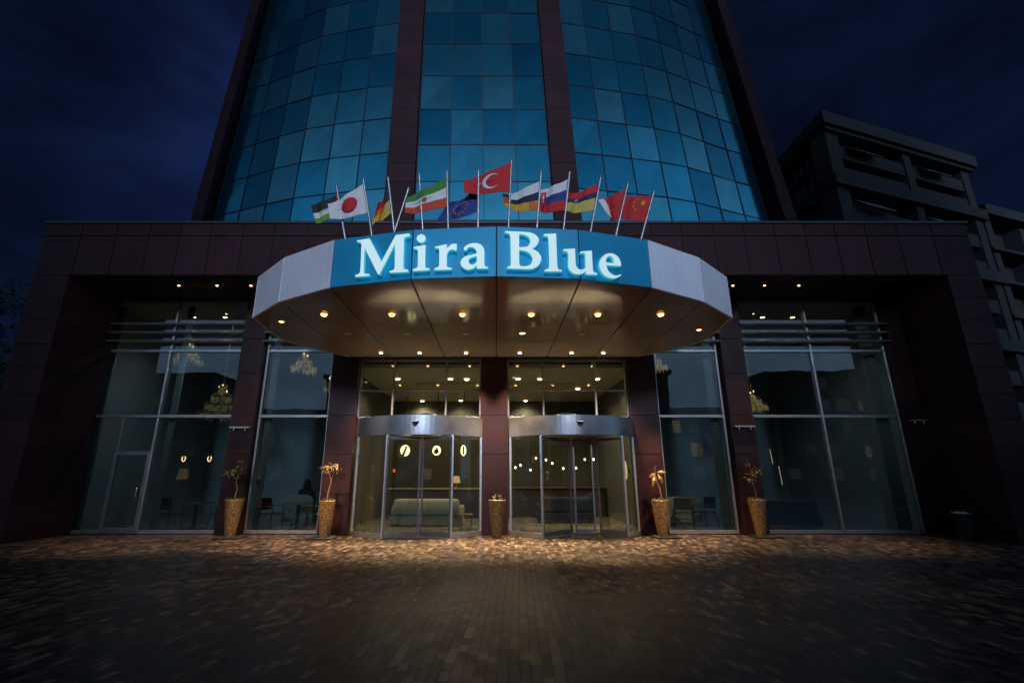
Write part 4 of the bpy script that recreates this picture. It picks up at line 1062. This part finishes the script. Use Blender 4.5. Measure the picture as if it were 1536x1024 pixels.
# person sitting in the armchair, back to the street, hood up
def person():
    t = tag(empty('person', (-6.38,16.85,.03)), 'person in a dark hooded jacket seated with the back to the window', 'person')
    bm_v = [(0,0,.52),(0,-.03,.74),(0,-.05,.98),(0,-.03,1.10),(0,.0,1.17),          # pelvis, waist, chest, neck base, neck
            (-.20,-.04,1.04),(-.27,.04,.80),(-.20,.26,.66),(-.14,.34,.67),           # left arm to hand
            (.20,-.04,1.04),(.27,.04,.80),(.20,.26,.66),(.14,.34,.67),
            (-.11,.10,.50),(-.13,.48,.50),(-.13,.50,.10),(-.13,.62,.04),
            (.11,.10,.50),(.13,.48,.50),(.13,.50,.10),(.13,.62,.04)]
    bm_e = [(0,1),(1,2),(2,3),(3,4),(2,5),(5,6),(6,7),(7,8),(2,9),(9,10),(10,11),(11,12),(0,13),(13,14),(14,15),(15,16),(0,17),(17,18),(18,19),(19,20)]
    rad = [.16,.15,.17,.09,.06,.085,.06,.042,.032,.085,.06,.042,.032,.105,.075,.052,.045,.105,.075,.052,.045]
    me = bpy.data.meshes.new('body'); me.from_pydata(bm_v, bm_e, []); me.materials.append(M['darkfab'])
    o = bpy.data.objects.new('body', me); COL.objects.link(o); o.parent = t
    sk = o.modifiers.new('skin', 'SKIN'); sk.use_smooth_shade = True
    for v, r_ in zip(me.skin_vertices[0].data, rad): v.radius = (r_, r_*.85)
    me.skin_vertices[0].data[0].use_root = True
    ss = o.modifiers.new('sub', 'SUBSURF'); ss.levels = 2; ss.render_levels = 2
    f = MB(); f.ball((0,.03,1.285), .078, .095, .115, 18, 14)                          # head with a face turned to the room
    f.ball((0,.128,1.28), .014, .02, .022, 8, 6); f.ball((-.03,.115,1.305), .011, .008, .008, 8, 6, 1); f.ball((.03,.115,1.305), .011, .008, .008, 8, 6, 1)
    f.ball((0,.118,1.235), .022, .008, .006, 8, 6, 1)
    f.build('head', [M['skin'], M['darkwood']], t)
    f = MB()                                                                            # pointed hood: open at the face
    n = 16; rows = []
    for j, (z, rx, ry, yc) in enumerate(((1.10,.16,.12,-.02),(1.17,.12,.115,.0),(1.28,.115,.135,.0),(1.36,.095,.12,-.01),(1.42,.06,.08,-.03),(1.46,.015,.02,-.06))):
        rows.append([(rx*math.sin(-2.5+5.0*i/n), yc-ry*math.cos(-2.5+5.0*i/n), z) for i in range(n+1)])
    vs = [p for r_ in rows for p in r_]; k = n+1
    f.add(vs, [(j*k+i,j*k+i+1,(j+1)*k+i+1,(j+1)*k+i) for j in range(5) for i in range(n)], 0, True)
    h = f.build('hood', M['darkfab'], t); so = h.modifiers.new('thick','SOLIDIFY'); so.thickness = .012
    for s in (-1,1):
        f = MB(); c = Vector((s*.13,.36,.665))
        f.ball(c, .04, .05, .018, 12, 8)
        for k in range(4):
            a = c+Vector((s*(.03-.02*k),.04,0)); ln = (.06,.07,.075,.06)[k]
            f.tube([a, a+Vector((0,ln*.5,.004)), a+Vector((0,ln*.9,-.016))], [.0095,.0085,.007], 7)
        f.tube([c+Vector((-s*.035,.0,0)), c+Vector((-s*.06,.025,-.002)), c+Vector((-s*.062,.05,-.008))], [.011,.0095,.007], 7)
        f.build('hand', M['skin'], t)
    return t
person()

def sofa(x, y, rz, w, label, mat, cat='sofa'):
    t = tag(empty('sofa', (x,y,.03), rz), label, cat)
    f = MB(); f.box(-w/2,w/2,-.42,.42,.09,.34); f.build('base', M[mat], t, bevel=.03)
    f = MB(); f.hexa([(-w/2+.02,.16,.341),(w/2-.02,.16,.341),(w/2-.02,.42,.341),(-w/2+.02,.42,.341)], [(-w/2+.14,.24,.84),(w/2-.14,.24,.84),(w/2-.14,.44,.84),(-w/2+.14,.44,.84)]); f.build('backrest', M[mat], t, bevel=.07)
    for i in range(2):
        f = MB(); a = -w/2+.17+i*(w/2-.17); f.box(a+.01,a+w/2-.18,-.44,.17,.345,.49); f.build('cushion', M[mat], t, bevel=.05)
    for s in (-1,1):
        f = MB(); f.box(s*(w/2-.08)-.09,s*(w/2-.08)+.09,-.43,.15,.345,.62); f.build('arm', M[mat], t, bevel=.06)
        for y_ in (-.36,.36):
            f = MB(); f.box(s*(w/2-.1)-.03,s*(w/2-.1)+.03,y_-.03,y_+.03,0,.089); f.build('leg', M['darkwood'], t)
    return t
sofa(-2.2,16.3,PI,2.3,'long cream sofa with its back to the left revolving door','cream')
sofa(8.9,15.7,PI,1.9,'low navy sofa behind the right bay glass','navyfab')
sofa(2.4,17.6,PI,2.0,'dark navy sofa in the lobby behind the right revolving door','navyfab')
t = tag(empty('side_table', (-.95,15.35,.03)), 'low brass side table with folded gilt cloth right of the cream sofa', 'side table')
f = MB(); f.lathe([(.26,.40),(.27,.41),(.27,.43),(.26,.44)], seg=24); f.build('table_top', M['brass'], t)
for k in range(3):
    f = MB(); a = k*2.09; f.tube([(math.cos(a)*.2,math.sin(a)*.2,0),(math.cos(a)*.22,math.sin(a)*.22,.40)], .012, 8); f.build('leg', M['brass'], t)
# reception counter with a lit vase, and a bar with bulbs
t = tag(empty('reception_counter', (-2.2,19.6,.03)), 'dark wooden reception counter deep in the lobby, behind the cream sofa', 'counter')
f = MB(); f.box(-1.9,1.9,-.3,.3,0,1.02); f.build('front_panel', M['darkwood'], t, bevel=.01)
f = MB(); f.box(-2.0,2.0,-.36,.36,1.021,1.07); f.build('counter_top', M['cream'], t, bevel=.01)
t = tag(empty('table_lamp', (-1.55,19.5,1.10)), 'glowing amber lamp standing on the reception counter', 'lamp')
f = MB(); f.lathe([(.08,0),(.09,.02),(.025,.05),(.025,.2)], seg=16); f.build('lamp_base', M['brass'], t)
f = MB(); f.lathe([(.16,.2),(.10,.46)], seg=20, closed=False); f.build('lamp_shade', glow('shade_light',(1,.5,.22),.9), t)
t = tag(empty('bar_counter', (2.3,20.0,.03)), 'long dark bar counter behind the right revolving door', 'counter')
f = MB(); f.box(-2.0,2.0,-.3,.3,0,1.05); f.build('front_panel', M['darkwood'], t, bevel=.01)
f = MB(); f.box(-2.05,2.05,-.36,.36,1.051,1.10); f.build('counter_top', M['wood'], t, bevel=.01)
bx = [.75,.95,1.35,1.6,1.95,2.2,2.6,3.2,3.55,3.8]; r = random.Random(4)
bulb0 = None
for i, x in enumerate(bx):
    z = 2.05+r.uniform(-.30,.24)
    if bulb0 is None:
        f = MB(); f.tube([(0,0,.05),(0,0,2.6)], .006, 6); f.lathe([(.02,.02),(.022,.07)], seg=10); bulb0 = f.build('pendant_bulb', M['blackmetal'])
        g = MB(); g.ball((0,0,0), .040, None, .052, 12, 8); g.build('bulb', M['bulb'], bulb0); o = bulb0
    else: o = copy_tree(bulb0)
    o.location = (x, 19.4+r.uniform(-.4,.4), z)
    tag(o, 'small warm bulb hanging on a thin wire over the bar counter', 'pendant lamp', 'bulbs over the bar')
# backlit wall discs
for i, (x, sx, kind) in enumerate(((-3.29,.17,0),(-2.15,.15,1),(-1.18,.10,2))):
    t = tag(empty('wall_light', (x,17.7,2.45)), ['backlit round wall light with a slanting dark bar, left of three','backlit round wall light with a leaf-shaped dark plate, middle of three','backlit narrow oval wall light with a dark bar, right of three'][i], 'wall lamp', 'backlit lamps in the lobby')
    f = MB(); f.lathe([(.001,0),(sx,0),(sx,.03),(.001,.03)], seg=24, closed=False)
    f.v = [(p[0], p[2], p[1]*(1.15 if kind < 2 else 1.9)) for p in f.v]; f.build('halo_disc', M['halo'], t)
    g = MB()
    if kind == 0: g.hexa([(-.12,-.05,-.19),(-.02,-.05,-.19),(-.02,-.03,-.19),(-.12,-.03,-.19)], [(.03,-.05,.15),(.10,-.05,.15),(.10,-.03,.15),(.03,-.03,.15)])
    elif kind == 1: g.prism([(-.09,-.10),(.0,-.13),(.09,-.06),(.06,.03),(.0,.17),(-.02,.04),(-.08,.02)], -.05, -.03); 
    else: g.box(-.03,.03,-.05,-.03,-.15,.15)
    if kind == 1: g.v = [(p[0], p[2], p[1]) for p in g.v]
    g.build('dark_plate', M['black'], t)
    g = MB(); g.box(-.012,.012,.031,.05,-.02,2.2); g.build('hanger', M['blackmetal'], t)
t = tag(empty('wall_light', (4.25,16.2,1.75)), 'tall narrow golden wall light right of the right revolving door', 'wall lamp')
f = MB(); f.ball((0,0,0), .05, .05, .30, 14, 10); f.build('halo_disc', glow('amber_light',(1,.68,.25),1.1), t)
f = MB(); f.box(.051,.12,-.03,.03,-.05,.05); f.build('bracket', M['brass'], t)
# cafe pendants: glowing loops
for i, x in enumerate((-10.3,-9.45)):
    t = tag(empty('pendant_light', (x,16.2,2.12)), ['glowing loop pendant in the left cafe bay, left of the pair','glowing loop pendant in the left cafe bay, right of the pair'][i], 'pendant lamp', 'loop pendants')
    f = MB(); f.tube([(.055*math.sin(a),0,-.09*math.cos(a)) for a in [(-2.4+4.8*k/16) for k in range(17)]], .016, 8); f.build('light_loop', glow('loop_light',(1,.55,.25),2.6), t)
    f = MB(); f.tube([(0,0,.06),(0,0,4.8)], .005, 6); f.build('cord', M['blackmetal'], t)
# thin light rods in the right bays
for i, (x, y, z0, z1, s) in enumerate(((5.15,16.0,1.75,2.35,'upper'),(5.22,15.9,.98,1.62,'lower'),(9.05,16.1,1.95,2.42,'upper'),(9.2,16.0,1.30,1.88,'lower'))):
    t = tag(empty('light_rod', (x,y,z0)), f'thin glowing rod hanging {"behind the narrow right window" if i < 2 else "behind the right bay glass"}, {s} of two', 'pendant lamp', 'hanging light rods')
    f = MB(); f.tube([(0,0,0),(-.03,0,z1-z0)], .011, 8); f.build('rod', M['rodglow'], t)
    f = MB(); f.tube([(-.03,0,z1-z0),(-.03,0,6.9-z0)], .003, 5); f.build('cord', M['blackmetal'], t)
f = MB(); f.ball((0,0,0), .035, None, None, 10, 8); o = f.build('pilot_light', M['bulb']); o.location = (8.05,16.4,2.62)
tag(o, 'tiny glowing spot lamp behind the right bay glass', 'lamp')
g = MB(); g.tube([(0,0,.03),(0,0,4.27)], .006, 6); g.build('cord', M['blackmetal'], o)
o = tag(empty('exit_lamp', (-3.75,18.2,1.75)), 'small red lamp glowing deep in the lobby left of the sofa', 'lamp')
f = MB(); f.ball((0,0,0), .05, .03, .07, 10, 8); f.build('lens', M['red'], o); f = MB(); f.box(-.06,.06,.03,.06,-.09,.09); f.build('backplate', M['black'], o); f = MB(); f.tube([(0,.045,-.09),(0,.045,-1.72)], .015, 8); f.build('stand', M['blackmetal'], o)

# curtains: pleated lengths beside the glass
def curtain(x0, x1, y, label, z1=6.85):
    f = MB(); n = 40; A = []; B_ = []
    for i in range(n+1):
        x = x0+(x1-x0)*i/n; yy = y+.035*math.sin(i*1.15)
        A.append((x,yy,.06)); B_.append((x,yy,z1))
    f.add(A+B_, [(i,i+1,n+2+i,n+1+i) for i in range(n)], 0, True)
    o = f.build('curtain', M['curtain']); so = o.modifiers.new('thick','SOLIDIFY'); so.thickness = .006
    tag(o, label, 'curtain', 'pale curtains beside the glass')
curtain(-12.35,-11.95,14.62,'pale floor-length curtain at the left end of the left bay')
curtain(-9.95,-9.75,14.62,'narrow pale curtain by the mullion of the left bay')
curtain(-7.02,-6.82,14.62,'narrow pale curtain at the left edge of the narrow left window')
curtain(6.52,6.78,14.62,'pale curtain at the right edge of the narrow right window')
curtain(11.55,11.95,14.62,'pale floor-length curtain at the right end of the right bay')
# interior door with dark leaf on the back wall
t = tag(empty('interior_door', (-11.2,21.39,.03)), 'dark double door on the back wall of the left cafe', 'door')
for s in (-1,1):
    f = MB(); f.box(min(0,s*.55)+.005,max(0,s*.55)-.005,-.06,-.005,0,2.3); d = f.build('leaf', M['darkwood'], t)
    f = MB(); f.tube([(s*.06,-.10,.95),(s*.06,-.10,1.35)], .014, 8); f.build('handle', M['brass'], d)
# chandeliers with crystal drops
def chandelier(x, y, z, h, rad, label, seed, lit=False, tiers=4, n=150):
    r = random.Random(seed); t = tag(empty('chandelier', (x,y,z)), label, 'chandelier', 'crystal chandeliers in the cafe')
    f = MB(); f.tube([(0,0,h),(0,0,6.92-z)], .012, 8); f.tube([(0,0,0),(0,0,h)], .02, 8); 
    for k in range(tiers):
        rr = rad*(1-.78*k/(tiers-1)) if tiers > 1 else rad; zz = h*k/tiers
        f.tube([(rr*math.cos(a),rr*math.sin(a),zz+.18) for a in [2*PI*i/24 for i in range(25)]], .010, 6, caps=False)
        for i in range(6):
            a = i*PI/3; f.tube([(0,0,zz+.24),(rr*.5*math.cos(a),rr*.5*math.sin(a),zz+.27),(rr*math.cos(a),rr*math.sin(a),zz+.18)], .008, 6)
    f.build('frame', M['brass'], t)
    g = MB(); 
    for k in range(tiers):
        rr = rad*(1-.78*k/max(1,tiers-1)); zz = h*k/tiers
        for i in range(int(n*(.35+.65*rr/rad))):
            a = r.uniform(0,2*PI); q = rr*math.sqrt(r.uniform(.35,1)); z_ = zz+.18-r.uniform(0,.10); l_ = r.uniform(.06,.24); w = r.uniform(.006,.013)
            c = (q*math.cos(a), q*math.sin(a))
            g.add([(c[0],c[1],z_),(c[0]+w,c[1],z_-l_*.6),(c[0],c[1]+w,z_-l_*.6),(c[0]-w,c[1],z_-l_*.6),(c[0],c[1]-w,z_-l_*.6),(c[0],c[1],z_-l_)],
                  [(0,1,2),(0,2,3),(0,3,4),(0,4,1),(5,2,1),(5,3,2),(5,4,3),(5,1,4)])
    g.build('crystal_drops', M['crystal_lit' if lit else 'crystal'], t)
    g = MB()
    for i in range(5):
        a = i*2*PI/5; g.ball((rad*.2*math.cos(a),rad*.2*math.sin(a),h*.78+.05*i), .014, None, .024, 8, 6)
    g.build('candle_bulb', M['bulb'], t)
chandelier(-9.35,16.2,3.45,1.15,.68,'big tiered crystal chandelier added for a reflection in the right pane of the left bay',1)  # added to stand in for a reflected shape in this pane
chandelier(-11.0,16.6,5.45,.75,.50,'crystal chandelier high behind the left pane of the left bay',2)
chandelier(-6.75,16.4,5.10,.70,.45,'crystal chandelier high in the narrow left window',3,True,3)
chandelier(-6.05,17.2,4.55,.40,.22,'little golden chandelier low in the narrow left window',4,True,2,60)
chandelier(5.55,16.4,5.15,.65,.45,'sparkling chandelier high in the narrow right window',5,True,3)
chandelier(8.85,16.4,3.75,.55,.45,'golden chandelier added for a lit pavilion reflected in the left pane of the right bay',6,True,3)  # added in place of a lit pavilion mirrored in the pane

# ceiling lights of lobby and cafe
lob = [(-3.35,16.0),(-1.55,16.0),(-1.0,16.05),(-3.25,21.0),(-1.55,20.85),(.75,16.0),(1.5,16.0),(3.45,16.0),(1.3,20.95),(3.1,17.9)]
lname = ['front row, left','front row, middle of the left door','front row, nearest the middle pier on the left','back row, left','back row, right of the left door','front row, nearest the middle pier on the right','front row, small one over the right door','front row, right','back row over the right door','middle row, right']
for i, ((x, y), nm) in enumerate(zip(lob, lname)):
    downlight('lobby_downlight','G',.13,'lobby',x,y,4.779 if not (-2.9<x<2.8 and 16.9<y<20.4) else 4.699,f'warm round lobby ceiling light, {nm}','lobby ceiling lights',.06)
cafe = [(-10.6,15.9,'first from left of the left bay'),(-9.5,15.9,'middle one of the left bay'),(-7.9,15.9,'nearest the pier in the left bay'),(7.75,15.9,'nearest the pier in the right bay'),(9.35,15.9,'middle one of the right bay'),(10.4,15.9,'rightmost of the right bay')]
for x, y, nm in cafe:
    downlight('cafe_downlight','H',.10,'lobby',x,y,6.929,f'warm round cafe ceiling light, {nm}','cafe ceiling lights')
def area(x, y, z, w, sx, sy, col=(1,.74,.46), up=False):
    l = bpy.data.lights.new('ceiling_lamp', 'AREA'); l.energy = w; l.color = col; l.shape = 'RECTANGLE'; l.size = sx; l.size_y = sy
    o = bpy.data.objects.new('ceiling_lamp', l); COL.objects.link(o); o.location = (x,y,z); 
    if up: o.rotation_euler = (PI,0,0)
    return o
for x, y in lob: spot(x,y,4.62,LOBBY_W,150,rad=.1)
for x, y, nm in cafe: spot(x,y,6.85,CAFE_W*(.42 if x < -9 else .62 if x < 0 else .55 if x < 9 else .28),130,rad=.1,col=(.84,.94,1.0))

# ------------------------------------------------------------------ neighbour building
P0 = (24.44,30.0); FD = Vector((.95,.31)).normalized(); FD = (FD.x, FD.y)
nb = tag(empty('apartment_building', (P0[0],P0[1],0)), 'dark grey apartment block with deep balconies and a flat roof rising behind the hotel', 'building')
def npart(mb, name, mats, par=nb):
    o = mb.build(name, mats); o.data.transform(Matrix.Translation((-P0[0],-P0[1],0))); o.parent = par; return o
SD = (0.,-1.)      # side face runs away along +Y: outward is -X
f = MB()
def foot(s, d):    # plan point: s along the front, d behind it along +Y
    return (P0[0]+FD[0]*s, P0[1]+FD[1]*s+d)
body_ = [foot(.05,1.2),foot(16.2,1.2),foot(16.2,17),foot(.05,17)]
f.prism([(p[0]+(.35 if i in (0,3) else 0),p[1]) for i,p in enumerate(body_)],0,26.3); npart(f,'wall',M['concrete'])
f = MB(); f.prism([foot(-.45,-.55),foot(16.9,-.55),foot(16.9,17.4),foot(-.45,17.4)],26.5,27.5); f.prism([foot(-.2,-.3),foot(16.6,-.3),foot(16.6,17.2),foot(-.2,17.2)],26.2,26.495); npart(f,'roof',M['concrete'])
f = MB(); f.prism([foot(3.5,5),foot(8,5),foot(8,12),foot(3.5,12)],27.51,28.6); npart(f,'roof_house',M['concrete_dark'])
lev = [21.6,16.0,10.4,4.8]
for zb in lev:
    f = MB(); f.prism([foot(-.25,-.35),foot(16.6,-.35),foot(16.6,17.2),foot(-.25,17.2)],zb,zb+.9); npart(f,'floor_band',M['concrete'])
for top, bot in ((26.19,22.51),(21.59,16.91),(15.99,11.31),(10.39,5.71)):
    for s0, s1 in ((0,1.25),(8.25,9.1),(15.3,16.2)):
        f = MB(); f.obox(P0,FD,s0,s1,-1.21,0,bot,top); npart(f,'column',M['concrete'])
    for s0, s1 in ((1.26,8.24),(9.11,15.29)):
        for h_ in range(2):
            zb = bot+(top-bot)*.5*h_
            f = MB()
            if h_: f.obox(P0,FD,s0,s1,-1.19,-.1,zb-.12,zb+.1)
            f.obox(P0,FD,s0,s1,-.22,-.1,zb+.11,zb+.95); npart(f,'balcony',M['concrete_dark'])
            for a, b in ((s0+.8,s0+2.6),(s0+3.6,s0+5.4)):
                w = MB(); z0_ = zb+.12
                w.obox(P0,FD,a,b,-1.195,-1.14,z0_,z0_+.06); w.obox(P0,FD,a,b,-1.195,-1.14,z0_+1.7,z0_+1.78); 
                for q in (a,(a+b)/2-.03,b-.06): w.obox(P0,FD,q,q+.06,-1.195,-1.13,z0_+.06,z0_+1.7)
                wi = npart(w,'window',M['alu_dark'])
                g = MB(); g.obox(P0,FD,a+.06,b-.06,-1.18,-1.17,z0_+.06,z0_+1.7); npart(g,'pane',M['mullion'],wi)
        # awning over the upper balcony
    for s0 in (1.9,9.7):
        f = MB()
        pA = lambda s,b,z: (P0[0]+FD[0]*s+FD[1]*b, P0[1]+FD[1]*s-FD[0]*b, z)
        zt = top-.55
        f.hexa([pA(s0,-.3,zt-.05),pA(s0+3.0,-.3,zt-.05),pA(s0+3.0,.55,zt-.95),pA(s0,.55,zt-.95)],[pA(s0,-.3,zt),pA(s0+3.0,-.3,zt),pA(s0+3.0,.55,zt-.90),pA(s0,.55,zt-.90)]); npart(f,'awning',M['awning'])
# side face windows
for top, bot in ((26.19,22.51),(21.59,16.91),(15.99,11.31)):
    for d0 in (2.8,7.0,11.2):
        for h_ in range(2):
            zb = bot+(top-bot)*.5*h_
            w = MB(); x = P0[0]+.35+.05
            w.box(x-.10,x,P0[1]+d0,P0[1]+d0+1.7,zb+.5,zb+.56); w.box(x-.10,x,P0[1]+d0,P0[1]+d0+1.7,zb+1.6,zb+1.66)
            for q in (0,.82,1.64): w.box(x-.10,x,P0[1]+d0+q,P0[1]+d0+q+.06,zb+.56,zb+1.6)
            wi = npart(w,'window',M['alu_dark'])
            g = MB(); g.box(x-.05,x-.03,P0[1]+d0+.06,P0[1]+d0+1.64,zb+.56,zb+1.6); npart(g,'pane',M['mullion'],wi)
        s_ = MB(); s_.box(P0[0]-.1,P0[0]+.38,P0[1]+d0-.3,P0[1]+d0+2.0,bot+(top-bot)*.5-.1,bot+(top-bot)*.5+.25); npart(s_,'sill_band',M['concrete_dark'])
# lower wing
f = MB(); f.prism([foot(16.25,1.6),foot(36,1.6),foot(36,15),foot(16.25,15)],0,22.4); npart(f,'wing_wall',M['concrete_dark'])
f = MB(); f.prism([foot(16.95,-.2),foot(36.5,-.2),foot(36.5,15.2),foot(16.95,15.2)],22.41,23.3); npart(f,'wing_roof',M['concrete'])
for k in range(7):
    zb = 19.4-2.9*k
    f = MB(); f.prism([foot(16.7,0),foot(36,0),foot(36,1.59),foot(16.7,1.59)],zb-.2,zb+.05); npart(f,'balcony',M['concrete'])
    for s in (17.2,21.9,26.6):
        f = MB(); f.obox(P0,FD,s,s+.8,-1.8,-.3,zb+.051,zb+2.69); npart(f,'column',M['concrete'])
        f = MB(); f.obox(P0,FD,s+1.2,s+3.6,-1.59,-1.52,zb+.2,zb+2.0); npart(f,'window',M['mullion'])

# ------------------------------------------------------------------ street behind the viewer, seen in the glass, with slabs added for shade
def block(x0, x1, y, h, label, seed):
    r = random.Random(seed)
    t = tag(empty('street_building', ((x0+x1)/2,y,0)), label, 'building', 'buildings across the street')
    w = x1-x0
    f = MB(); f.box(-w/2,w/2,-10,0,0,h); f.build('wall', M['street'], t)
    f = MB(); f.box(-w/2-.3,w/2+.3,-10.2,.35,h+.002,h+.5); f.build('roof', M['concrete_dark'], t)
    k = 0
    for z in ([1+2.9*i for i in range(int((h-2)/2.9)+1)] if h < 40 else []):
        x = -w/2+1
        while x < w/2-2.2:
            f = MB(); f.box(x,x+1.5,.002,.05,z,z+1.5); k += 1
            q = r.random(); f.build('window', M['win_added'] if q < .07 else M['win_added_faint'] if q < .30 else M['mullion'], t); x += 2.6
block(-90,-37,-33,14.0,'broad block across the street, far left',1)
block(-36,-21,-31,9.0,'low block across the street, second from left',2)
block(-20,-10.5,-27,12.5,'block across the street, left of the middle',3)
block(-10,-.5,-29,10.5,'low block across the street, left one of the middle pair',4)
block(0,10,-27,12.0,'block across the street, right one of the middle pair',5)
block(10.5,20,-26,12.8,'block across the street, right of the middle',6)
block(21,35,-33,9.5,'low block across the street, second from right',7)
block(36,90,-34,14.5,'broad block across the street, far right',8)
block(-44,-5,-120,72,'unseen distant slab added to shade the left end of the front',9)  # both slabs are added out of view to shade the front's ends
block(5,44,-120,72,'unseen distant slab added to shade the right end of the front',10)
for i, (x, y, h, nm) in enumerate(((-40,-22,11,'outermost on the left'),(-33,-20,8.5,'second on the left'),(-24,-21,7.6,'third on the left'),(24,-22,8,'third on the right'),(31,-21,9,'second on the right'),(41,-23,12,'outermost on the right'))):
    tree(x,y,h,h*.33,f'street tree across the forecourt, {nm}',21+i,95,.34,'trees across the street')

# ------------------------------------------------------------------ dusk light
sun = bpy.data.lights.new('dusk_sun','SUN'); sun.energy = SUN_E; sun.angle = R(9); sun.color = (.72,.80,1.0)
so = bpy.data.objects.new('dusk_sun', sun); COL.objects.link(so)
so.rotation_euler = Vector((0,.97,-.245)).to_track_quat('-Z','Y').to_euler()
w = bpy.data.worlds.new('World'); SC.world = w; w.use_nodes = True
nt = w.node_tree; nt.nodes.clear()
out = N(nt,'ShaderNodeOutputWorld'); bg = N(nt,'ShaderNodeBackground', i_Strength=1.); L(nt,bg.outputs[0],out.inputs[0])
tc = N(nt,'ShaderNodeTexCoord')
def vdot(v):
    v = Vector(v).normalized()
    n = N(nt,'ShaderNodeVectorMath', operation='DOT_PRODUCT'); n.inputs[1].default_value = v; L(nt,tc.outputs['Generated'],n.inputs[0]); return n.outputs['Value']
def mrange(src, a, b, c, d, smooth=True):
    n = N(nt,'ShaderNodeMapRange', interpolation_type='SMOOTHSTEP' if smooth else 'LINEAR')
    for i, v in enumerate((a,b,c,d)): n.inputs[i+1].default_value = v
    L(nt,src,n.inputs[0]); return n.outputs[0]
def scale(c, fac):
    n = N(nt,'ShaderNodeVectorMath', operation='SCALE'); n.inputs[0].default_value = c; L(nt,fac,n.inputs['Scale']); return n.outputs[0]
def add(a, b):
    n = N(nt,'ShaderNodeVectorMath', operation='ADD'); L(nt,a,n.inputs[0]); L(nt,b,n.inputs[1]); return n.outputs[0]
def mul(a, b):
    n = N(nt,'ShaderNodeMath', operation='MULTIPLY'); L(nt,a,n.inputs[0]); L(nt,b,n.inputs[1]); return n.outputs[0]
# clouds: stretched noise on the sky dome
mp = N(nt,'ShaderNodeMapping'); mp.inputs['Scale'].default_value = (1.6,1.6,4.5); mp.inputs['Rotation'].default_value = (0,R(14),0); L(nt,tc.outputs['Generated'],mp.inputs[0])
nz = N(nt,'ShaderNodeTexNoise', i_Scale=2.3, i_Detail=9., i_Roughness=.62, i_Distortion=.5); L(nt,mp.outputs[0],nz.inputs['Vector'])
cl = mrange(nz.outputs['Fac'],.28,.76,.62,1.42)
base = scale((.0024,.0054,.0185), cl)
rear = mul(mrange(vdot((-.12,.90,.40)),.78,.99,0,1), cl)
rear = scale((.0058,.0125,.0580), rear)
# low band of dusk light in the sky behind the viewer, brightest about 22 degrees up
sz = N(nt,'ShaderNodeSeparateXYZ'); L(nt,tc.outputs['Generated'],sz.inputs[0])
band = mul(mrange(sz.outputs['Z'],.0,.30,.6,1), mrange(sz.outputs['Z'],.40,.74,1,.04))
az = mrange(vdot((.30,-.95,0)),-.25,.75,0,1)
front = scale(GLOW, mul(mul(band, az), mrange(nz.outputs['Fac'],.3,.7,.75,1.2)))
hz = scale((.010,.018,.03), az)
tot = add(add(base, rear), add(front, hz))
L(nt,tot,bg.inputs['Color'])

SC.view_settings.view_transform = 'Standard'; SC.view_settings.look = 'None'; SC.view_settings.gamma = 1; SC.view_settings.exposure = EXPO
SC.render.engine = 'CYCLES'
cy = SC.cycles; cy.use_denoising = True; cy.use_adaptive_sampling = False; cy.denoising_prefilter = 'NONE'; cy.max_bounces = 8; cy.diffuse_bounces = 3; cy.glossy_bounces = 4; cy.transparent_max_bounces = 16
cy.sample_clamp_indirect = 4.; cy.caustics_reflective = False; cy.caustics_refractive = False; cy.blur_glossy = .5
try: cy.denoiser = 'OPENIMAGEDENOISE'
except Exception: pass
